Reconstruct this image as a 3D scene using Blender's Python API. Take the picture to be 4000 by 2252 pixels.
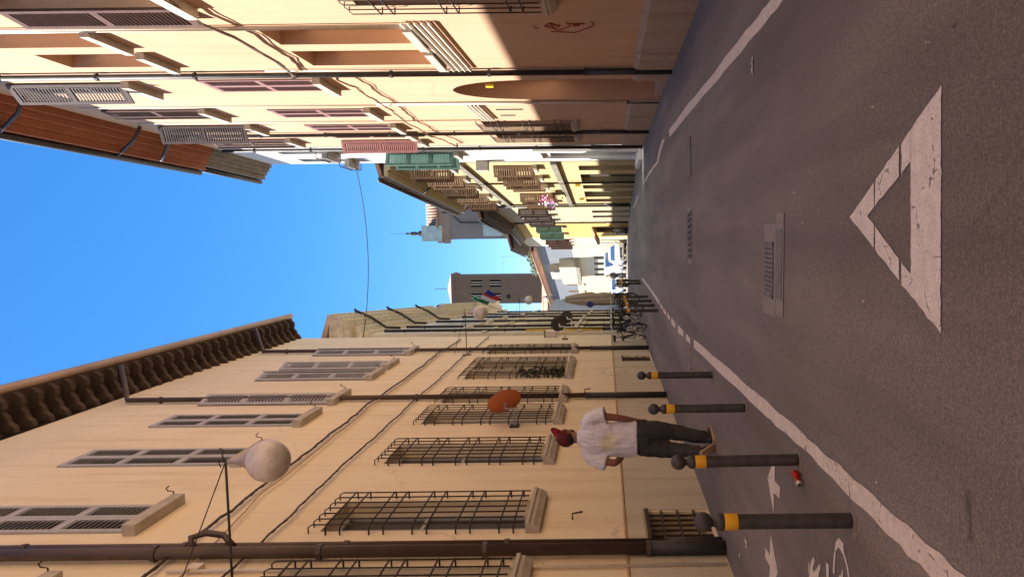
import bpy, bmesh, math, random
from mathutils import Vector, Matrix
random.seed(7)
for o in list(bpy.data.objects): bpy.data.objects.remove(o)
sc = bpy.context.scene
COL = sc.collection
pi = math.pi

# ------------------------------------------------------------------ camera
FPX, PX, PY, ROLL, HC = 2800.0, 2360.5, 1126.0, 0.011, 1.22   # photo is 4000 x 2252, its left edge is up
PSI = math.atan(231 / FPX)
FW = Vector((-math.sin(PSI), math.cos(PSI), 0)); RT = Vector((math.cos(PSI), math.sin(PSI), 0)); UP = Vector((0, 0, 1))
cam = bpy.data.cameras.new('camera'); camo = bpy.data.objects.new('camera', cam); COL.objects.link(camo)
cam.sensor_fit = 'HORIZONTAL'; cam.sensor_width = 36; cam.lens = FPX / 4000 * 36
cam.shift_x = -(PX - 2000) / 4000; cam.shift_y = 0; cam.clip_end = 3000; cam.clip_start = .05
_x = (-UP - ROLL * RT).normalized(); _y = (RT - ROLL * UP).normalized(); _z = -FW
m = Matrix((_x, _y, _z)).transposed().to_4x4(); m.translation = Vector((0, 0, HC)); camo.matrix_world = m
sc.camera = camo
# ------------------------------------------------------------------ sky and sun
SUNV = Vector((1, -.14, -1.66)).normalized()                    # the way the light travels
w = bpy.data.worlds.new('World'); sc.world = w; w.use_nodes = True
nt = w.node_tree; bg = nt.nodes['Background']; sky = nt.nodes.new('ShaderNodeTexSky')
sky.sky_type = 'NISHITA'; sky.sun_disc = False; sky.sun_elevation = math.asin(-SUNV.z)
sky.sun_rotation = math.atan2(-SUNV.x, -SUNV.y); sky.air_density = 1.0; sky.dust_density = .35; sky.ozone_density = 4.5
hs = nt.nodes.new('ShaderNodeHueSaturation'); hs.inputs['Saturation'].default_value = 1.3; nt.links.new(sky.outputs[0], hs.inputs['Color']); nt.links.new(hs.outputs[0], bg.inputs[0]); bg.inputs[1].default_value = .072
sl = bpy.data.lights.new('sun', 'SUN'); sl.energy = 4.6; sl.angle = math.radians(.53); sl.color = (1, .97, .92)
so = bpy.data.objects.new('sun', sl); COL.objects.link(so); so.rotation_euler = (-SUNV).to_track_quat('Z', 'Y').to_euler()
so.location = (-20, 0, 40)
sc.view_settings.view_transform = 'Standard'; sc.view_settings.look = 'None'; sc.view_settings.gamma = 1
sc.view_settings.exposure = 1.85
sc.render.engine = 'CYCLES'; sc.cycles.max_bounces = 10; sc.cycles.diffuse_bounces = 10

# ------------------------------------------------------------------ photo pixel to place
def ray(x, y):
    u = PY - y; v = PX - x
    return FW * FPX + RT * (u + ROLL * v) + UP * (v - ROLL * u)
def gz(y): return 0.0 if y < 25 else -.02 * (y - 25)
def gnd(x, y, dz=.0):
    r = ray(x, y); z = 0.0
    for _ in range(6):
        t = (z - HC) / r.z; z = gz(r.y * t)
    p = r * t; return Vector((p.x, p.y, z + dz))

# ------------------------------------------------------------------ materials
MATS = {}
def nodes(name):
    mt = bpy.data.materials.new(name); mt.use_nodes = True
    return mt, mt.node_tree, mt.node_tree.nodes['Principled BSDF']
def N(t, typ, **k):
    n = t.nodes.new(typ)
    for a, b in k.items():
        if a.startswith('i_'):
            n.inputs[a[2:].replace('_', ' ')].default_value = b
        else: setattr(n, a, b)
    return n
def rampn(t, fac, stops):
    r = t.nodes.new('ShaderNodeValToRGB'); e = r.color_ramp.elements
    e[0].position, e[0].color = stops[0][0], (*stops[0][1], 1); e[1].position, e[1].color = stops[1][0], (*stops[1][1], 1)
    for p, c in stops[2:]:
        q = e.new(p); q.color = (*c, 1)
    t.links.new(fac, r.inputs[0]); return r
def sc3(c, k): return tuple(min(1, v * k) for v in c)
def mix(t, fac, a, b, mode='MIX'):
    n = t.nodes.new('ShaderNodeMix'); n.data_type = 'RGBA'; n.blend_type = mode
    for inp, v in ((n.inputs[0], fac), (n.inputs[6], a), (n.inputs[7], b)):
        if hasattr(v, 'links') or hasattr(v, 'is_linked'): t.links.new(v, inp)
        elif isinstance(v, (int, float)): inp.default_value = v
        else: inp.default_value = (*v, 1)
    return n.outputs[2]
def coords(t, scale=(1, 1, 1)):
    tc = t.nodes.new('ShaderNodeTexCoord'); mp = t.nodes.new('ShaderNodeMapping'); mp.inputs['Scale'].default_value = scale
    t.links.new(tc.outputs['Object'], mp.inputs[0]); return mp.outputs[0]
def noise(t, co, s, d=4, r=.55):
    n = N(t, 'ShaderNodeTexNoise', i_Scale=s, i_Detail=d, i_Roughness=r); t.links.new(co, n.inputs[0]); return n.outputs[0]
def bump(t, b, h, st, dist=.01):
    n = N(t, 'ShaderNodeBump', i_Strength=st, i_Distance=dist); t.links.new(h, n.inputs['Height']); t.links.new(n.outputs[0], b.inputs['Normal'])
def flat(name, col, rough=.6, metal=0, var=.12, vs=6, spec=.5, bmp=0):
    if name in MATS: return MATS[name]
    mt, t, b = nodes(name); co = coords(t)
    n = noise(t, co, vs); r = rampn(t, n, [(.3, sc3(col, 1 - var)), (.7, sc3(col, 1 + var))])
    t.links.new(r.outputs[0], b.inputs['Base Color']); b.inputs['Roughness'].default_value = rough
    b.inputs['Metallic'].default_value = metal; b.inputs['Specular IOR Level'].default_value = spec
    if bmp: bump(t, b, noise(t, co, vs * 12, 3), bmp)
    MATS[name] = mt; return mt
def plaster(name, col, dark=(.5, .42, .33), stain=.35, streak=1.0, grain=.25, light=None):
    """painted render: broad cloudy tone, drips that run down, patches, fine tooth"""
    if name in MATS: return MATS[name]
    mt, t, b = nodes(name)
    co = coords(t); cs = coords(t, (3.2, 3.2, .28)); ch = coords(t, (.5, .5, 1))
    big = noise(t, co, .55, 5, .6); mid = noise(t, co, 2.6, 6, .65); st = noise(t, cs, 1.3, 5, .6); fine = noise(t, co, 42, 4, .6)
    r = rampn(t, big, [(.32, sc3(col, .88)), (.68, light or sc3(col, 1.08))])
    c = mix(t, mid, r.outputs[0], sc3(col, .93)); 
    rs = rampn(t, st, [(.5, (0, 0, 0)), (.74, (1, 1, 1))]); m2 = N(t, 'ShaderNodeMath', operation='MULTIPLY'); t.links.new(rs.outputs[0], m2.inputs[0]); m2.inputs[1].default_value = stain * streak
    c = mix(t, m2.outputs[0], c, tuple(col[i] * dark[i] * 1.35 for i in range(3)))
    rb = rampn(t, mid, [(.62, (0, 0, 0)), (.8, (1, 1, 1))]); m3 = N(t, 'ShaderNodeMath', operation='MULTIPLY'); t.links.new(rb.outputs[0], m3.inputs[0]); m3.inputs[1].default_value = stain * .6
    c = mix(t, m3.outputs[0], c, tuple(col[i] * dark[i] * 1.5 for i in range(3)))
    fr = rampn(t, fine, [(.3, (.93, .93, .93)), (.7, (1.04, 1.04, 1.04))]); c = mix(t, 1.0, c, fr.outputs[0], 'MULTIPLY')
    wv = noise(t, co, 2.2, 4, .6); mv = mix(t, .3, co, wv); vo = N(t, 'ShaderNodeTexVoronoi', feature='DISTANCE_TO_EDGE', i_Scale=.55); t.links.new(mv, vo.inputs[0])
    kr = rampn(t, vo.outputs['Distance'], [(.0015, (1, 1, 1)), (.006, (0, 0, 0))]); gk = rampn(t, big, [(.5, (0, 0, 0)), (.6, (.45, .45, .45))]); mk = N(t, 'ShaderNodeMath', operation='MULTIPLY'); t.links.new(kr.outputs[0], mk.inputs[0]); t.links.new(gk.outputs[0], mk.inputs[1])
    c = mix(t, mk.outputs[0], c, tuple(v * .45 for v in col))
    t.links.new(c, b.inputs['Base Color']); b.inputs['Roughness'].default_value = .9; b.inputs['Specular IOR Level'].default_value = .2
    hh = N(t, 'ShaderNodeMath', operation='ADD'); t.links.new(fine, hh.inputs[0]); t.links.new(mid, hh.inputs[1])
    bump(t, b, hh.outputs[0], grain, .02)
    MATS[name] = mt; return mt
def asphalt():
    mt, t, b = nodes('asphalt'); co = coords(t); cl = coords(t, (1.6, .10, 1)); cw = coords(t, (1, .35, 1))
    g = noise(t, co, 85, 5, .8); g2 = noise(t, co, 34, 4, .65); m_ = noise(t, cw, .9, 6, .62); tr = noise(t, cl, 1.1, 4, .55); sp = noise(t, co, 3.4, 5, .7)
    r = rampn(t, m_, [(.3, (.150, .131, .118)), (.7, (.235, .207, .187))])
    r2 = rampn(t, tr, [(.36, (.74, .73, .74)), (.64, (1.14, 1.12, 1.10))]); c = mix(t, 1.0, r.outputs[0], r2.outputs[0], 'MULTIPLY')
    r3 = rampn(t, g, [(.3, (.40, .40, .41)), (.5, (.99, .98, .97)), (.7, (1.85, 1.8, 1.75))]); c = mix(t, 1.0, c, r3.outputs[0], 'MULTIPLY')
    r4 = rampn(t, g2, [(.35, (.84, .84, .84)), (.65, (1.1, 1.1, 1.1))]); c = mix(t, 1.0, c, r4.outputs[0], 'MULTIPLY')
    r5 = rampn(t, sp, [(.6, (1, 1, 1)), (.76, (.76, .75, .76))]); c = mix(t, 1.0, c, r5.outputs[0], 'MULTIPLY')        # oil and damp spots
    wv = noise(t, co, 1.1, 3, .5); mv = mix(t, .16, co, wv); vo = N(t, 'ShaderNodeTexVoronoi', feature='DISTANCE_TO_EDGE', i_Scale=.42); t.links.new(mv, vo.inputs[0])
    kr = rampn(t, vo.outputs['Distance'], [(.002, (1, 1, 1)), (.008, (0, 0, 0))]); gk = rampn(t, m_, [(.46, (0, 0, 0)), (.6, (.32, .32, .32))]); mm = N(t, 'ShaderNodeMath', operation='MULTIPLY'); t.links.new(kr.outputs[0], mm.inputs[0]); t.links.new(gk.outputs[0], mm.inputs[1])
    c = mix(t, mm.outputs[0], c, (.05, .045, .042))
    t.links.new(c, b.inputs['Base Color']); b.inputs['Roughness'].default_value = .74; b.inputs['Specular IOR Level'].default_value = .45
    hh = N(t, 'ShaderNodeMath', operation='ADD'); t.links.new(g, hh.inputs[0]); t.links.new(g2, hh.inputs[1])
    bump(t, b, hh.outputs[0], .5, .012); return mt
def roadpaint(name='road_paint', col=(.70, .62, .53), wear=.5):
    if name in MATS: return MATS[name]
    mt, t, b = nodes(name); co = coords(t); n = noise(t, co, 95, 4, .65); n2 = noise(t, co, 14, 5, .65)
    r = rampn(t, n2, [(.3, sc3(col, .84)), (.7, sc3(col, 1.1))])
    k = rampn(t, n, [(.57, (0, 0, 0)), (.66, (1, 1, 1))]); m2 = N(t, 'ShaderNodeMath', operation='MULTIPLY'); t.links.new(k.outputs[0], m2.inputs[0]); m2.inputs[1].default_value = wear
    c = mix(t, m2.outputs[0], r.outputs[0], (.13, .11, .1))
    vo = N(t, 'ShaderNodeTexVoronoi', feature='DISTANCE_TO_EDGE', i_Scale=5.0); wn = noise(t, co, 9, 4); mv = mix(t, .18, co, wn); t.links.new(mv, vo.inputs[0])
    kr = rampn(t, vo.outputs['Distance'], [(.010, (1, 1, 1)), (.022, (0, 0, 0))]); g = rampn(t, n2, [(.50, (0, 0, 0)), (.56, (.9, .9, .9))])
    mm = N(t, 'ShaderNodeMath', operation='MULTIPLY'); t.links.new(kr.outputs[0], mm.inputs[0]); t.links.new(g.outputs[0], mm.inputs[1])
    c = mix(t, mm.outputs[0], c, (.1, .085, .075))
    t.links.new(c, b.inputs['Base Color']); b.inputs['Roughness'].default_value = .75; bump(t, b, n, .4, .006)
    MATS[name] = mt; return mt
def tshirt():
    mt, t, b = nodes('shirt_cotton'); tc = t.nodes.new('ShaderNodeTexCoord'); sp = t.nodes.new('ShaderNodeSeparateXYZ'); t.links.new(tc.outputs['Object'], sp.inputs[0])
    def M(op, a, b_=None):
        n = N(t, 'ShaderNodeMath', operation=op)
        for i, v in enumerate((a, b_)):
            if v is None: continue
            if isinstance(v, (int, float)): n.inputs[i].default_value = v
            else: t.links.new(v, n.inputs[i])
        return n.outputs[0]
    dx = M('ADD', sp.outputs[0], .06); dz = M('SUBTRACT', sp.outputs[2], 1.19)
    rr = M('SQRT', M('ADD', M('MULTIPLY', dx, dx), M('MULTIPLY', dz, dz))); an = M('ARCTAN2', dz, dx)
    lim = M('ADD', .098, M('MULTIPLY', .03, M('SINE', M('ADD', M('MULTIPLY', an, 12.0), M('MULTIPLY', rr, 34.0)))))
    inside = M('MULTIPLY', M('LESS_THAN', rr, lim), M('LESS_THAN', sp.outputs[1], .0))
    co = coords(t); n = noise(t, co, 60, 3); f2 = rampn(t, noise(t, co, 26, 4), [(.3, (.55, .55, .55)), (.6, (1, 1, 1))])
    inside = M('MULTIPLY', inside, f2.outputs[0])
    c = mix(t, inside, (.78, .76, .80), (.83, .76, .50)); t.links.new(c, b.inputs['Base Color']); b.inputs['Roughness'].default_value = .9; b.inputs['Specular IOR Level'].default_value = .2
    wv = noise(t, coords(t, (9, 9, 3.5)), 1.6, 3); bump(t, b, wv, .9, .06)
    return mt
def glass(name='window_glass', col=(.05, .06, .07)):
    if name in MATS: return MATS[name]
    mt, t, b = nodes(name); b.inputs['Base Color'].default_value = (*col, 1); b.inputs['Roughness'].default_value = .08; b.inputs['Specular IOR Level'].default_value = .7
    bump(t, b, noise(t, coords(t), 1.6, 2), .06, .02); MATS[name] = mt; return mt
def globe():
    mt, t, b = nodes('opal_globe'); r = rampn(t, noise(t, coords(t), 4, 5), [(.38, (.50, .45, .41)), (.62, (.80, .77, .74))])
    t.links.new(r.outputs[0], b.inputs['Base Color']); b.inputs['Roughness'].default_value = .35; b.inputs['Subsurface Weight'].default_value = .25; b.inputs['Subsurface Radius'].default_value = (.08, .07, .06)
    return mt
M_ASPH = asphalt(); M_PAINT = roadpaint(); M_SHIRT = tshirt(); M_GLOBE = globe(); M_GLASS = glass()
M_LB = plaster('cream_render', (.88, .765, .55), stain=.5, grain=.18)
M_LBP = plaster('cream_dado', (.63, .575, .45), dark=(.40, .38, .34), stain=.75, streak=.8)
M_R1 = plaster('peach_render', (.535, .35, .222), dark=(.5, .4, .32), stain=.34, grain=.3)
M_PL = plaster('stone_plinth', (.40, .325, .25), dark=(.5, .45, .4), stain=.8, grain=.6)
M_R2 = plaster('white_render', (.56, .54, .49), stain=.15)
M_R3 = plaster('yellow_render', (.53, .405, .205), stain=.15)
M_R4 = plaster('pale_cream_render', (.50, .415, .275), stain=.25)
M_R5 = plaster('ochre_render', (.56, .37, .13), stain=.2)
M_R7 = plaster('grey_blue_render', (.17, .175, .185), stain=.15); M_R7C = plaster('ivory_render', (.46, .39, .27), stain=.12)
M_LB2 = plaster('olive_grey_render', (.82, .77, .62), stain=.35); M_CORN = flat('cornice_stone', (.70, .645, .51), .85, var=.18)
M_CHG = plaster('grey_render', (.235, .20, .175), stain=.5); M_BRICK = plaster('tower_brick', (.19, .12, .075), stain=.8, grain=.6)
M_TILE = flat('terracotta_tile', (.33, .20, .13), .85, var=.3, vs=3); M_COPPER = flat('green_copper', (.36, .44, .39), .7, var=.2, vs=1.2)
M_SILL = flat('grey_sill_stone', (.46, .41, .34), .85, var=.15, bmp=.2); M_SILLW = flat('pale_sill_stone', (.40, .355, .30), .8, var=.12, bmp=.2)
M_IRON = flat('rusty_iron', (.055, .038, .030), .7, .3, var=.35, vs=20); M_PIPE = flat('brown_pipe', (.085, .055, .042), .5, .2, var=.25, vs=2); M_PIPED = flat('dark_cast_iron', (.05, .045, .042), .6, .3, var=.3, vs=5)
M_GUT = flat('gutter_copper', (.42, .30, .21), .5, .0, var=.15, vs=2); M_DKGUT = flat('dark_gutter', (.05, .047, .045), .5, .4)
M_WOODD = flat('dark_eave_wood', (.060, .038, .026), .85, var=.4, vs=5); M_ORANGE = flat('orange_soffit', (.32, .11, .045), .8, var=.12, vs=2); M_GREYS = flat('grey_soffit', (.20, .175, .13), .85, var=.25, vs=4)
M_SHG = flat('grey_shutter', (.44, .44, .45), .85, var=.08, spec=.15); M_SHB = flat('brown_shutter', (.11, .065, .055), .85, var=.2, spec=.15); M_SHGB = flat('greybrown_shutter', (.115, .092, .084), .85, var=.15, spec=.15)
M_SHP = flat('mauve_shutter', (.26, .145, .135), .85, var=.1, spec=.15); M_SHPK = flat('pink_shutter', (.36, .165, .145), .85, var=.1, spec=.15); M_SHGR = flat('green_shutter', (.12, .21, .175), .85, var=.1, spec=.15); M_SHW = flat('wood_shutter', (.17, .10, .055), .85, var=.2, spec=.15)
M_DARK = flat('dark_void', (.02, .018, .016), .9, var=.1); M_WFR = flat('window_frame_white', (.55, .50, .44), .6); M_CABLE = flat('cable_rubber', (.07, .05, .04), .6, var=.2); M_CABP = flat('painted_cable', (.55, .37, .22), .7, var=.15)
M_COND = flat('pale_conduit', (.66, .60, .50), .55, var=.08); M_BOL = flat('bollard_paint', (.05, .047, .045), .55, .1, var=.45, vs=13); M_YEL = flat('yellow_band', (.78, .40, .015), .5, var=.06)
M_YPIPE = flat('yellow_gas_pipe', (.72, .45, .03), .5); M_GREY = flat('grey_metal', (.33, .33, .35), .45, .5); M_LAMPM = flat('lamp_metal', (.42, .37, .32), .5, .3)
M_DISHO = flat('orange_dish', (.56, .155, .045), .55, var=.06); M_DISHD = flat('dark_dish', (.07, .065, .05), .6); M_WHITE = flat('white_paint', (.78, .78, .78), .35, var=.03); M_BLACK = flat('black_rubber', (.018, .018, .018), .8)
M_CHROME = flat('chrome', (.55, .55, .56), .25, 1.0); M_SKIN = flat('skin', (.235, .095, .055), .6, var=.1); M_TRO = flat('charcoal_trousers', (.042, .038, .034), .9, var=.25, vs=9, bmp=.3); M_CAPD = flat('maroon_cap', (.10, .008, .014), .85, var=.1); M_CAPR = flat('red_cap', (.38, .014, .018), .8, var=.08)
M_SHOE = flat('dark_shoe', (.03, .03, .032), .7); M_SOLE = flat('tan_sole', (.50, .34, .2), .8); M_HAIR = flat('black_hair', (.012, .009, .008), .8)
M_CANR = flat('red_can', (.52, .03, .02), .35, .5); M_ALU = flat('aluminium', (.6, .58, .57), .35, .8); M_PAPER = flat('paper_litter', (.72, .68, .63), .85); M_CONC = flat('concrete_collar', (.20, .175, .155), .9, var=.2, vs=14, bmp=.3)
M_GRATE = flat('grate_iron', (.15, .14, .135), .7, .0, var=.25, vs=14); M_LEAF = flat('leaf_green', (.07, .10, .035), .7, var=.4, vs=9); M_PINKF = flat('pink_petal', (.45, .05, .17), .7); M_WHTF = flat('white_petal', (.78, .75, .78), .7); M_PURF = flat('purple_petal', (.16, .07, .35), .7)
M_GRAF = flat('red_spray_paint', (.27, .035, .025), .85, var=.25, vs=16); M_TARP = flat('beige_canvas', (.45, .38, .29), .9, var=.12, vs=3); M_FG = flat('flag_green', (.02, .19, .06), .8); M_FW = flat('flag_white', (.72, .72, .70), .8); M_FR = flat('flag_red', (.55, .03, .025), .8); M_FB = flat('flag_blue', (.02, .04, .22), .8)
M_BLUES = flat('blue_sign', (.02, .03, .28), .5); M_CAR = flat('white_car_paint', (.60, .61, .63), .2, var=.02); M_CARB = flat('blue_white_paint', (.62, .70, .80), .2, var=.02); M_LAMP = glass('headlight_glass', (.55, .57, .6)); M_WIND = glass('windscreen_glass', (.035, .07, .15)); M_PURPS = flat('plant_green', (.08, .12, .04), .7, var=.5, vs=20)

# ------------------------------------------------------------------ mesh helpers
class MB:
    def __init__(s): s.v = []; s.f = []
    def add(s, vs, fs):
        o = len(s.v); s.v += [Vector(q) for q in vs]; s.f += [tuple(o + i for i in f) for f in fs]; return s
    def box(s, x0, x1, y0, y1, z0, z1):
        return s.hexa([(x0, y0, z0), (x1, y0, z0), (x1, y1, z0), (x0, y1, z0), (x0, y0, z1), (x1, y0, z1), (x1, y1, z1), (x0, y1, z1)])
    def hexa(s, p): return s.add(p, [(0, 3, 2, 1), (4, 5, 6, 7), (0, 1, 5, 4), (1, 2, 6, 5), (2, 3, 7, 6), (3, 0, 4, 7)])
    def quad(s, a, b, c, d): return s.add([a, b, c, d], [(0, 1, 2, 3)])
    def poly(s, p): return s.add(p, [tuple(range(len(p)))])
    def prism(s, pts, d):
        n = len(pts); d = Vector(d); q = [Vector(p) for p in pts]
        return s.add(q + [p + d for p in q], [tuple(range(n))[::-1], tuple(range(n, 2 * n))] + [(i, (i + 1) % n, n + (i + 1) % n, n + i) for i in range(n)])
    def rings(s, rs, cap=True, closed=True):
        n = len(rs[0]); vs = [q for r in rs for q in r]; fs = []
        for i in range(len(rs) - 1):
            for j in range(n if closed else n - 1):
                k = (j + 1) % n; fs.append((i * n + j, i * n + k, (i + 1) * n + k, (i + 1) * n + j))
        if cap: fs += [tuple(range(n))[::-1], tuple(range((len(rs) - 1) * n, len(rs) * n))]
        return s.add(vs, fs)
    def tube(s, path, r, n=6, cap=True):
        P = [Vector(p) for p in path]; R = r if isinstance(r, (list, tuple)) else [r] * len(P); rs = []; ref = None
        for i, p in enumerate(P):
            d = (P[min(i + 1, len(P) - 1)] - P[max(i - 1, 0)]).normalized()
            if ref is None: ref = d.orthogonal().normalized()
            a = (ref - d * ref.dot(d)); a = a.normalized() if a.length > 1e-6 else d.orthogonal().normalized(); ref = a; b = d.cross(a)
            rs.append([p + (a * math.cos(2 * pi * j / n) + b * math.sin(2 * pi * j / n)) * R[i] for j in range(n)])
        return s.rings(rs, cap)
    def lathe(s, prof, n=16, c=(0, 0, 0), ax='z', cap=True):
        c = Vector(c); rs = []
        for r, h in prof:
            ring = []
            for j in range(n):
                a = 2 * pi * j / n; q = (r * math.cos(a), r * math.sin(a), h)
                if ax == 'x': q = (q[2], q[0], q[1])
                if ax == 'y': q = (q[0], q[2], q[1])
                ring.append(c + Vector(q))
            rs.append(ring)
        return s.rings(rs, cap)
    def sphere(s, c, r, n=14, m=9):
        rr = r if isinstance(r, (tuple, list)) else (r, r, r)
        return s.rings([[Vector(c) + Vector((rr[0] * math.sin(pi * (i + .02) / (m + .04)) * math.cos(2 * pi * j / n), rr[1] * math.sin(pi * (i + .02) / (m + .04)) * math.sin(2 * pi * j / n), rr[2] * math.cos(pi * (i + .02) / (m + .04)))) for j in range(n)] for i in range(m + 1)])
    def torus(s, c, R, r, ax='y', n=24, m=6):
        path = []
        for i in range(n):
            a = 2 * pi * i / n; e = (math.cos(a), math.sin(a)); u = {'y': Vector((e[0], 0, e[1])), 'x': Vector((0, e[0], e[1])), 'z': Vector((e[0], e[1], 0))}[ax]
            k = {'y': Vector((0, 1, 0)), 'x': Vector((1, 0, 0)), 'z': Vector((0, 0, 1))}[ax]
            path.append([Vector(c) + u * (R + r * math.cos(2 * pi * j / m)) + k * r * math.sin(2 * pi * j / m) for j in range(m)])
        return s.rings(path + [path[0]], False)
    def xf(s, M):
        s.v = [M @ p for p in s.v]; return s
    def mesh(s, name, smooth=False):
        me = bpy.data.meshes.new(name); bm = bmesh.new(); vv = [bm.verts.new(p) for p in s.v]
        for f in s.f:
            try: bm.faces.new([vv[i] for i in f])
            except ValueError: pass
        bmesh.ops.remove_doubles(bm, verts=bm.verts, dist=1e-5); bmesh.ops.recalc_face_normals(bm, faces=bm.faces); bm.to_mesh(me); bm.free()
        if smooth:
            for p in me.polygons: p.use_smooth = True
        return me
    def obj(s, name, mat, parent=None, smooth=False, loc=None, rz=0): return place(name, s.mesh(name, smooth), mat, parent, loc, rz)
def place(name, me, mat, parent=None, loc=None, rz=0):
    if mat and not me.materials: me.materials.append(mat)
    o = bpy.data.objects.new(name, me); COL.objects.link(o); o.parent = parent
    if loc: o.location = loc
    if rz: o.rotation_euler.z = rz
    return o
def tag(o, label=None, cat=None, group=None, kind=None):
    for k, v in (('label', label), ('category', cat), ('group', group), ('kind', kind)):
        if v: o[k] = v
    return o
def thing(name, label, cat, loc=(0, 0, 0), rz=0, group=None):
    o = bpy.data.objects.new(name, None); COL.objects.link(o); o.location = loc; o.rotation_euler.z = rz; o.empty_display_size = .2
    return tag(o, label, cat, group)
def copytree(o, parent=None):
    c = o.copy(); COL.objects.link(c); c.parent = parent
    for ch in list(o.children):
        copytree(ch, c)
    return c
CACHE = {}
def shared(key, fn):
    if key not in CACHE: CACHE[key] = fn()
    return CACHE[key]

# ------------------------------------------------------------------ ground
ys = [-40, -10, 0, 5, 10, 15, 20, 24, 25, 26, 30, 40, 60, 90, 140, 220, 400, 900]; xs = [-600, -120, -30, -8, -4, -2, 0, 2, 4, 8, 30, 120, 600]
g = MB(); g.v = [Vector((x, y, max(gz(y), -3))) for y in ys for x in xs]; nx = len(xs)
g.f = [(j * nx + i, j * nx + i + 1, (j + 1) * nx + i + 1, (j + 1) * nx + i) for j in range(len(ys) - 1) for i in range(nx - 1)]
tag(g.obj('road', M_ASPH), 'dark grey asphalt street running between the houses', 'road', kind='structure')

# ------------------------------------------------------------------ facade builder (local x along the wall, y out to the street, z up)
class Fac:
    def __init__(s, name, label, A, B, cat='house'):
        s.A = Vector((*A, 0)); d = Vector((*B, 0)) - s.A; s.L = d.length; s.rz = math.atan2(d.y, d.x)
        s.root = thing(name, label, cat, s.A, s.rz); s.ops = []; s.rot = Matrix.Rotation(s.rz, 4, 'Z')
    def world(s, l): return s.A + (s.rot @ Vector(l))
    def pix(s, x, y, n=0.0):
        """photo pixel -> (s, z) on the plane n metres in front of this wall"""
        r = ray(x, y); inv = s.rot.inverted(); rl = inv @ r; ol = inv @ (Vector((0, 0, HC)) - s.A)
        t = (n - ol.y) / rl.y; p = ol + rl * t; return p.x, p.z
    def opening(s, s0, s1, z0, z1, dep=.22, back=False): s.ops.append((s0, s1, z0, z1, dep, back))
    def wall(s, mat, H, depth=6, z0=-.4, arch=None, H1=None):
        mb = MB(); S = sorted({0, s.L, *[o[0] for o in s.ops], *[o[1] for o in s.ops]}); Z = sorted({z0, H, *[o[2] for o in s.ops], *[o[3] for o in s.ops]})
        S = [v for v in S if 0 <= v <= s.L]
        for i in range(len(S) - 1):
            for j in range(len(Z) - 1):
                cs, cz = (S[i] + S[i + 1]) / 2, (Z[j] + Z[j + 1]) / 2
                if any(o[0] < cs < o[1] and o[2] < cz < o[3] for o in s.ops): continue
                mb.quad((S[i], 0, Z[j]), (S[i + 1], 0, Z[j]), (S[i + 1], 0, Z[j + 1]), (S[i], 0, Z[j + 1]))
        for (a, b, c, d, dep, back) in s.ops:
            mb.quad((a, 0, c), (a, 0, d), (a, -dep, d), (a, -dep, c)); mb.quad((b, 0, c), (b, 0, d), (b, -dep, d), (b, -dep, c))
            mb.quad((a, 0, c), (b, 0, c), (b, -dep, c), (a, -dep, c)); mb.quad((a, 0, d), (b, 0, d), (b, -dep, d), (a, -dep, d))
            if back: mb.quad((a, -dep, c), (b, -dep, c), (b, -dep, d), (a, -dep, d))
        if arch:                                              # spandrels and soffit turning a square-headed opening into a round arch
            a, b, zs, zt, dep = arch; c = (a + b) / 2; r = (b - a) / 2; n = 14
            pts = [(c - r * math.cos(pi * k / n), zs + (zt - zs) * math.sin(pi * k / n)) for k in range(n + 1)]
            for k in range(n):
                (x0, h0), (x1, h1) = pts[k], pts[k + 1]
                mb.quad((x0, 0, h0), (x1, 0, h1), (x1, 0, zt + .001), (x0, 0, zt + .001)); mb.quad((x0, 0, h0), (x1, 0, h1), (x1, -dep, h1), (x0, -dep, h0))
        for a in (0, s.L): mb.quad((a, 0, z0), (a, -depth, z0), (a, -depth, H), (a, 0, H))
        mb.quad((0, -depth, z0), (s.L, -depth, z0), (s.L, -depth, H), (0, -depth, H)); mb.quad((0, 0, H), (s.L, 0, H), (s.L, -depth, H), (0, -depth, H))
        return mb.obj('wall', mat, s.root)
    def roof(s, H, ovh, depth=6, slope=.3, mat=None, e0=0., e1=0.):
        t = .12; D = depth / 2; r = H + slope * (D + ovh); mb = MB()
        mb.prism([(-e0, ovh, H), (-e0, -D, r), (-e0, -depth - ovh, H), (-e0, -depth - ovh, H + t), (-e0, -D, r + t), (-e0, ovh, H + t)], (s.L + e0 + e1, 0, 0))
        return mb.obj('roof', mat or M_TILE, s.root)
    def part(s, name, mb, mat, smooth=False, parent=None): return mb.obj(name, mat, parent or s.root, smooth)

def barmesh(h, out, n=5):
    def f():
        mb = MB(); mb.tube([(0, -.03, h), (0, out * .7, h), (0, out, h - .05), (0, out, 0), ], .0088, n); return mb.mesh('bar', True)
    return shared(('bar', round(h, 2), out), f)
def hbarmesh(wd, out):
    def f():
        mb = MB(); mb.tube([(0, -.03, 0), (0, out * .7, 0), (.04, out + .004, 0), (wd - .04, out + .004, 0), (wd, out * .7, 0), (wd, -.03, 0)], .0105, 5); return mb.mesh('bar', True)
    return shared(('hbar', round(wd, 2), out), f)
def sillmesh(wd, proj, th, mould=False):
    def f():
        mb = MB()
        if mould:
            pr = [(-.1, 0), (proj, 0), (proj, -.04), (proj - .02, -.05), (proj - .025, -.09), (proj - .05, -.125), (proj - .07, -.16), (-.1, -.16)]
            mb.prism([(0, y, z) for y, z in pr], (wd, 0, 0))
        else: mb.box(0, wd, -.1, proj, -th, 0)
        return mb.mesh('sill')
    return shared(('sill', round(wd, 2), proj, th, mould), f)
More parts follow.
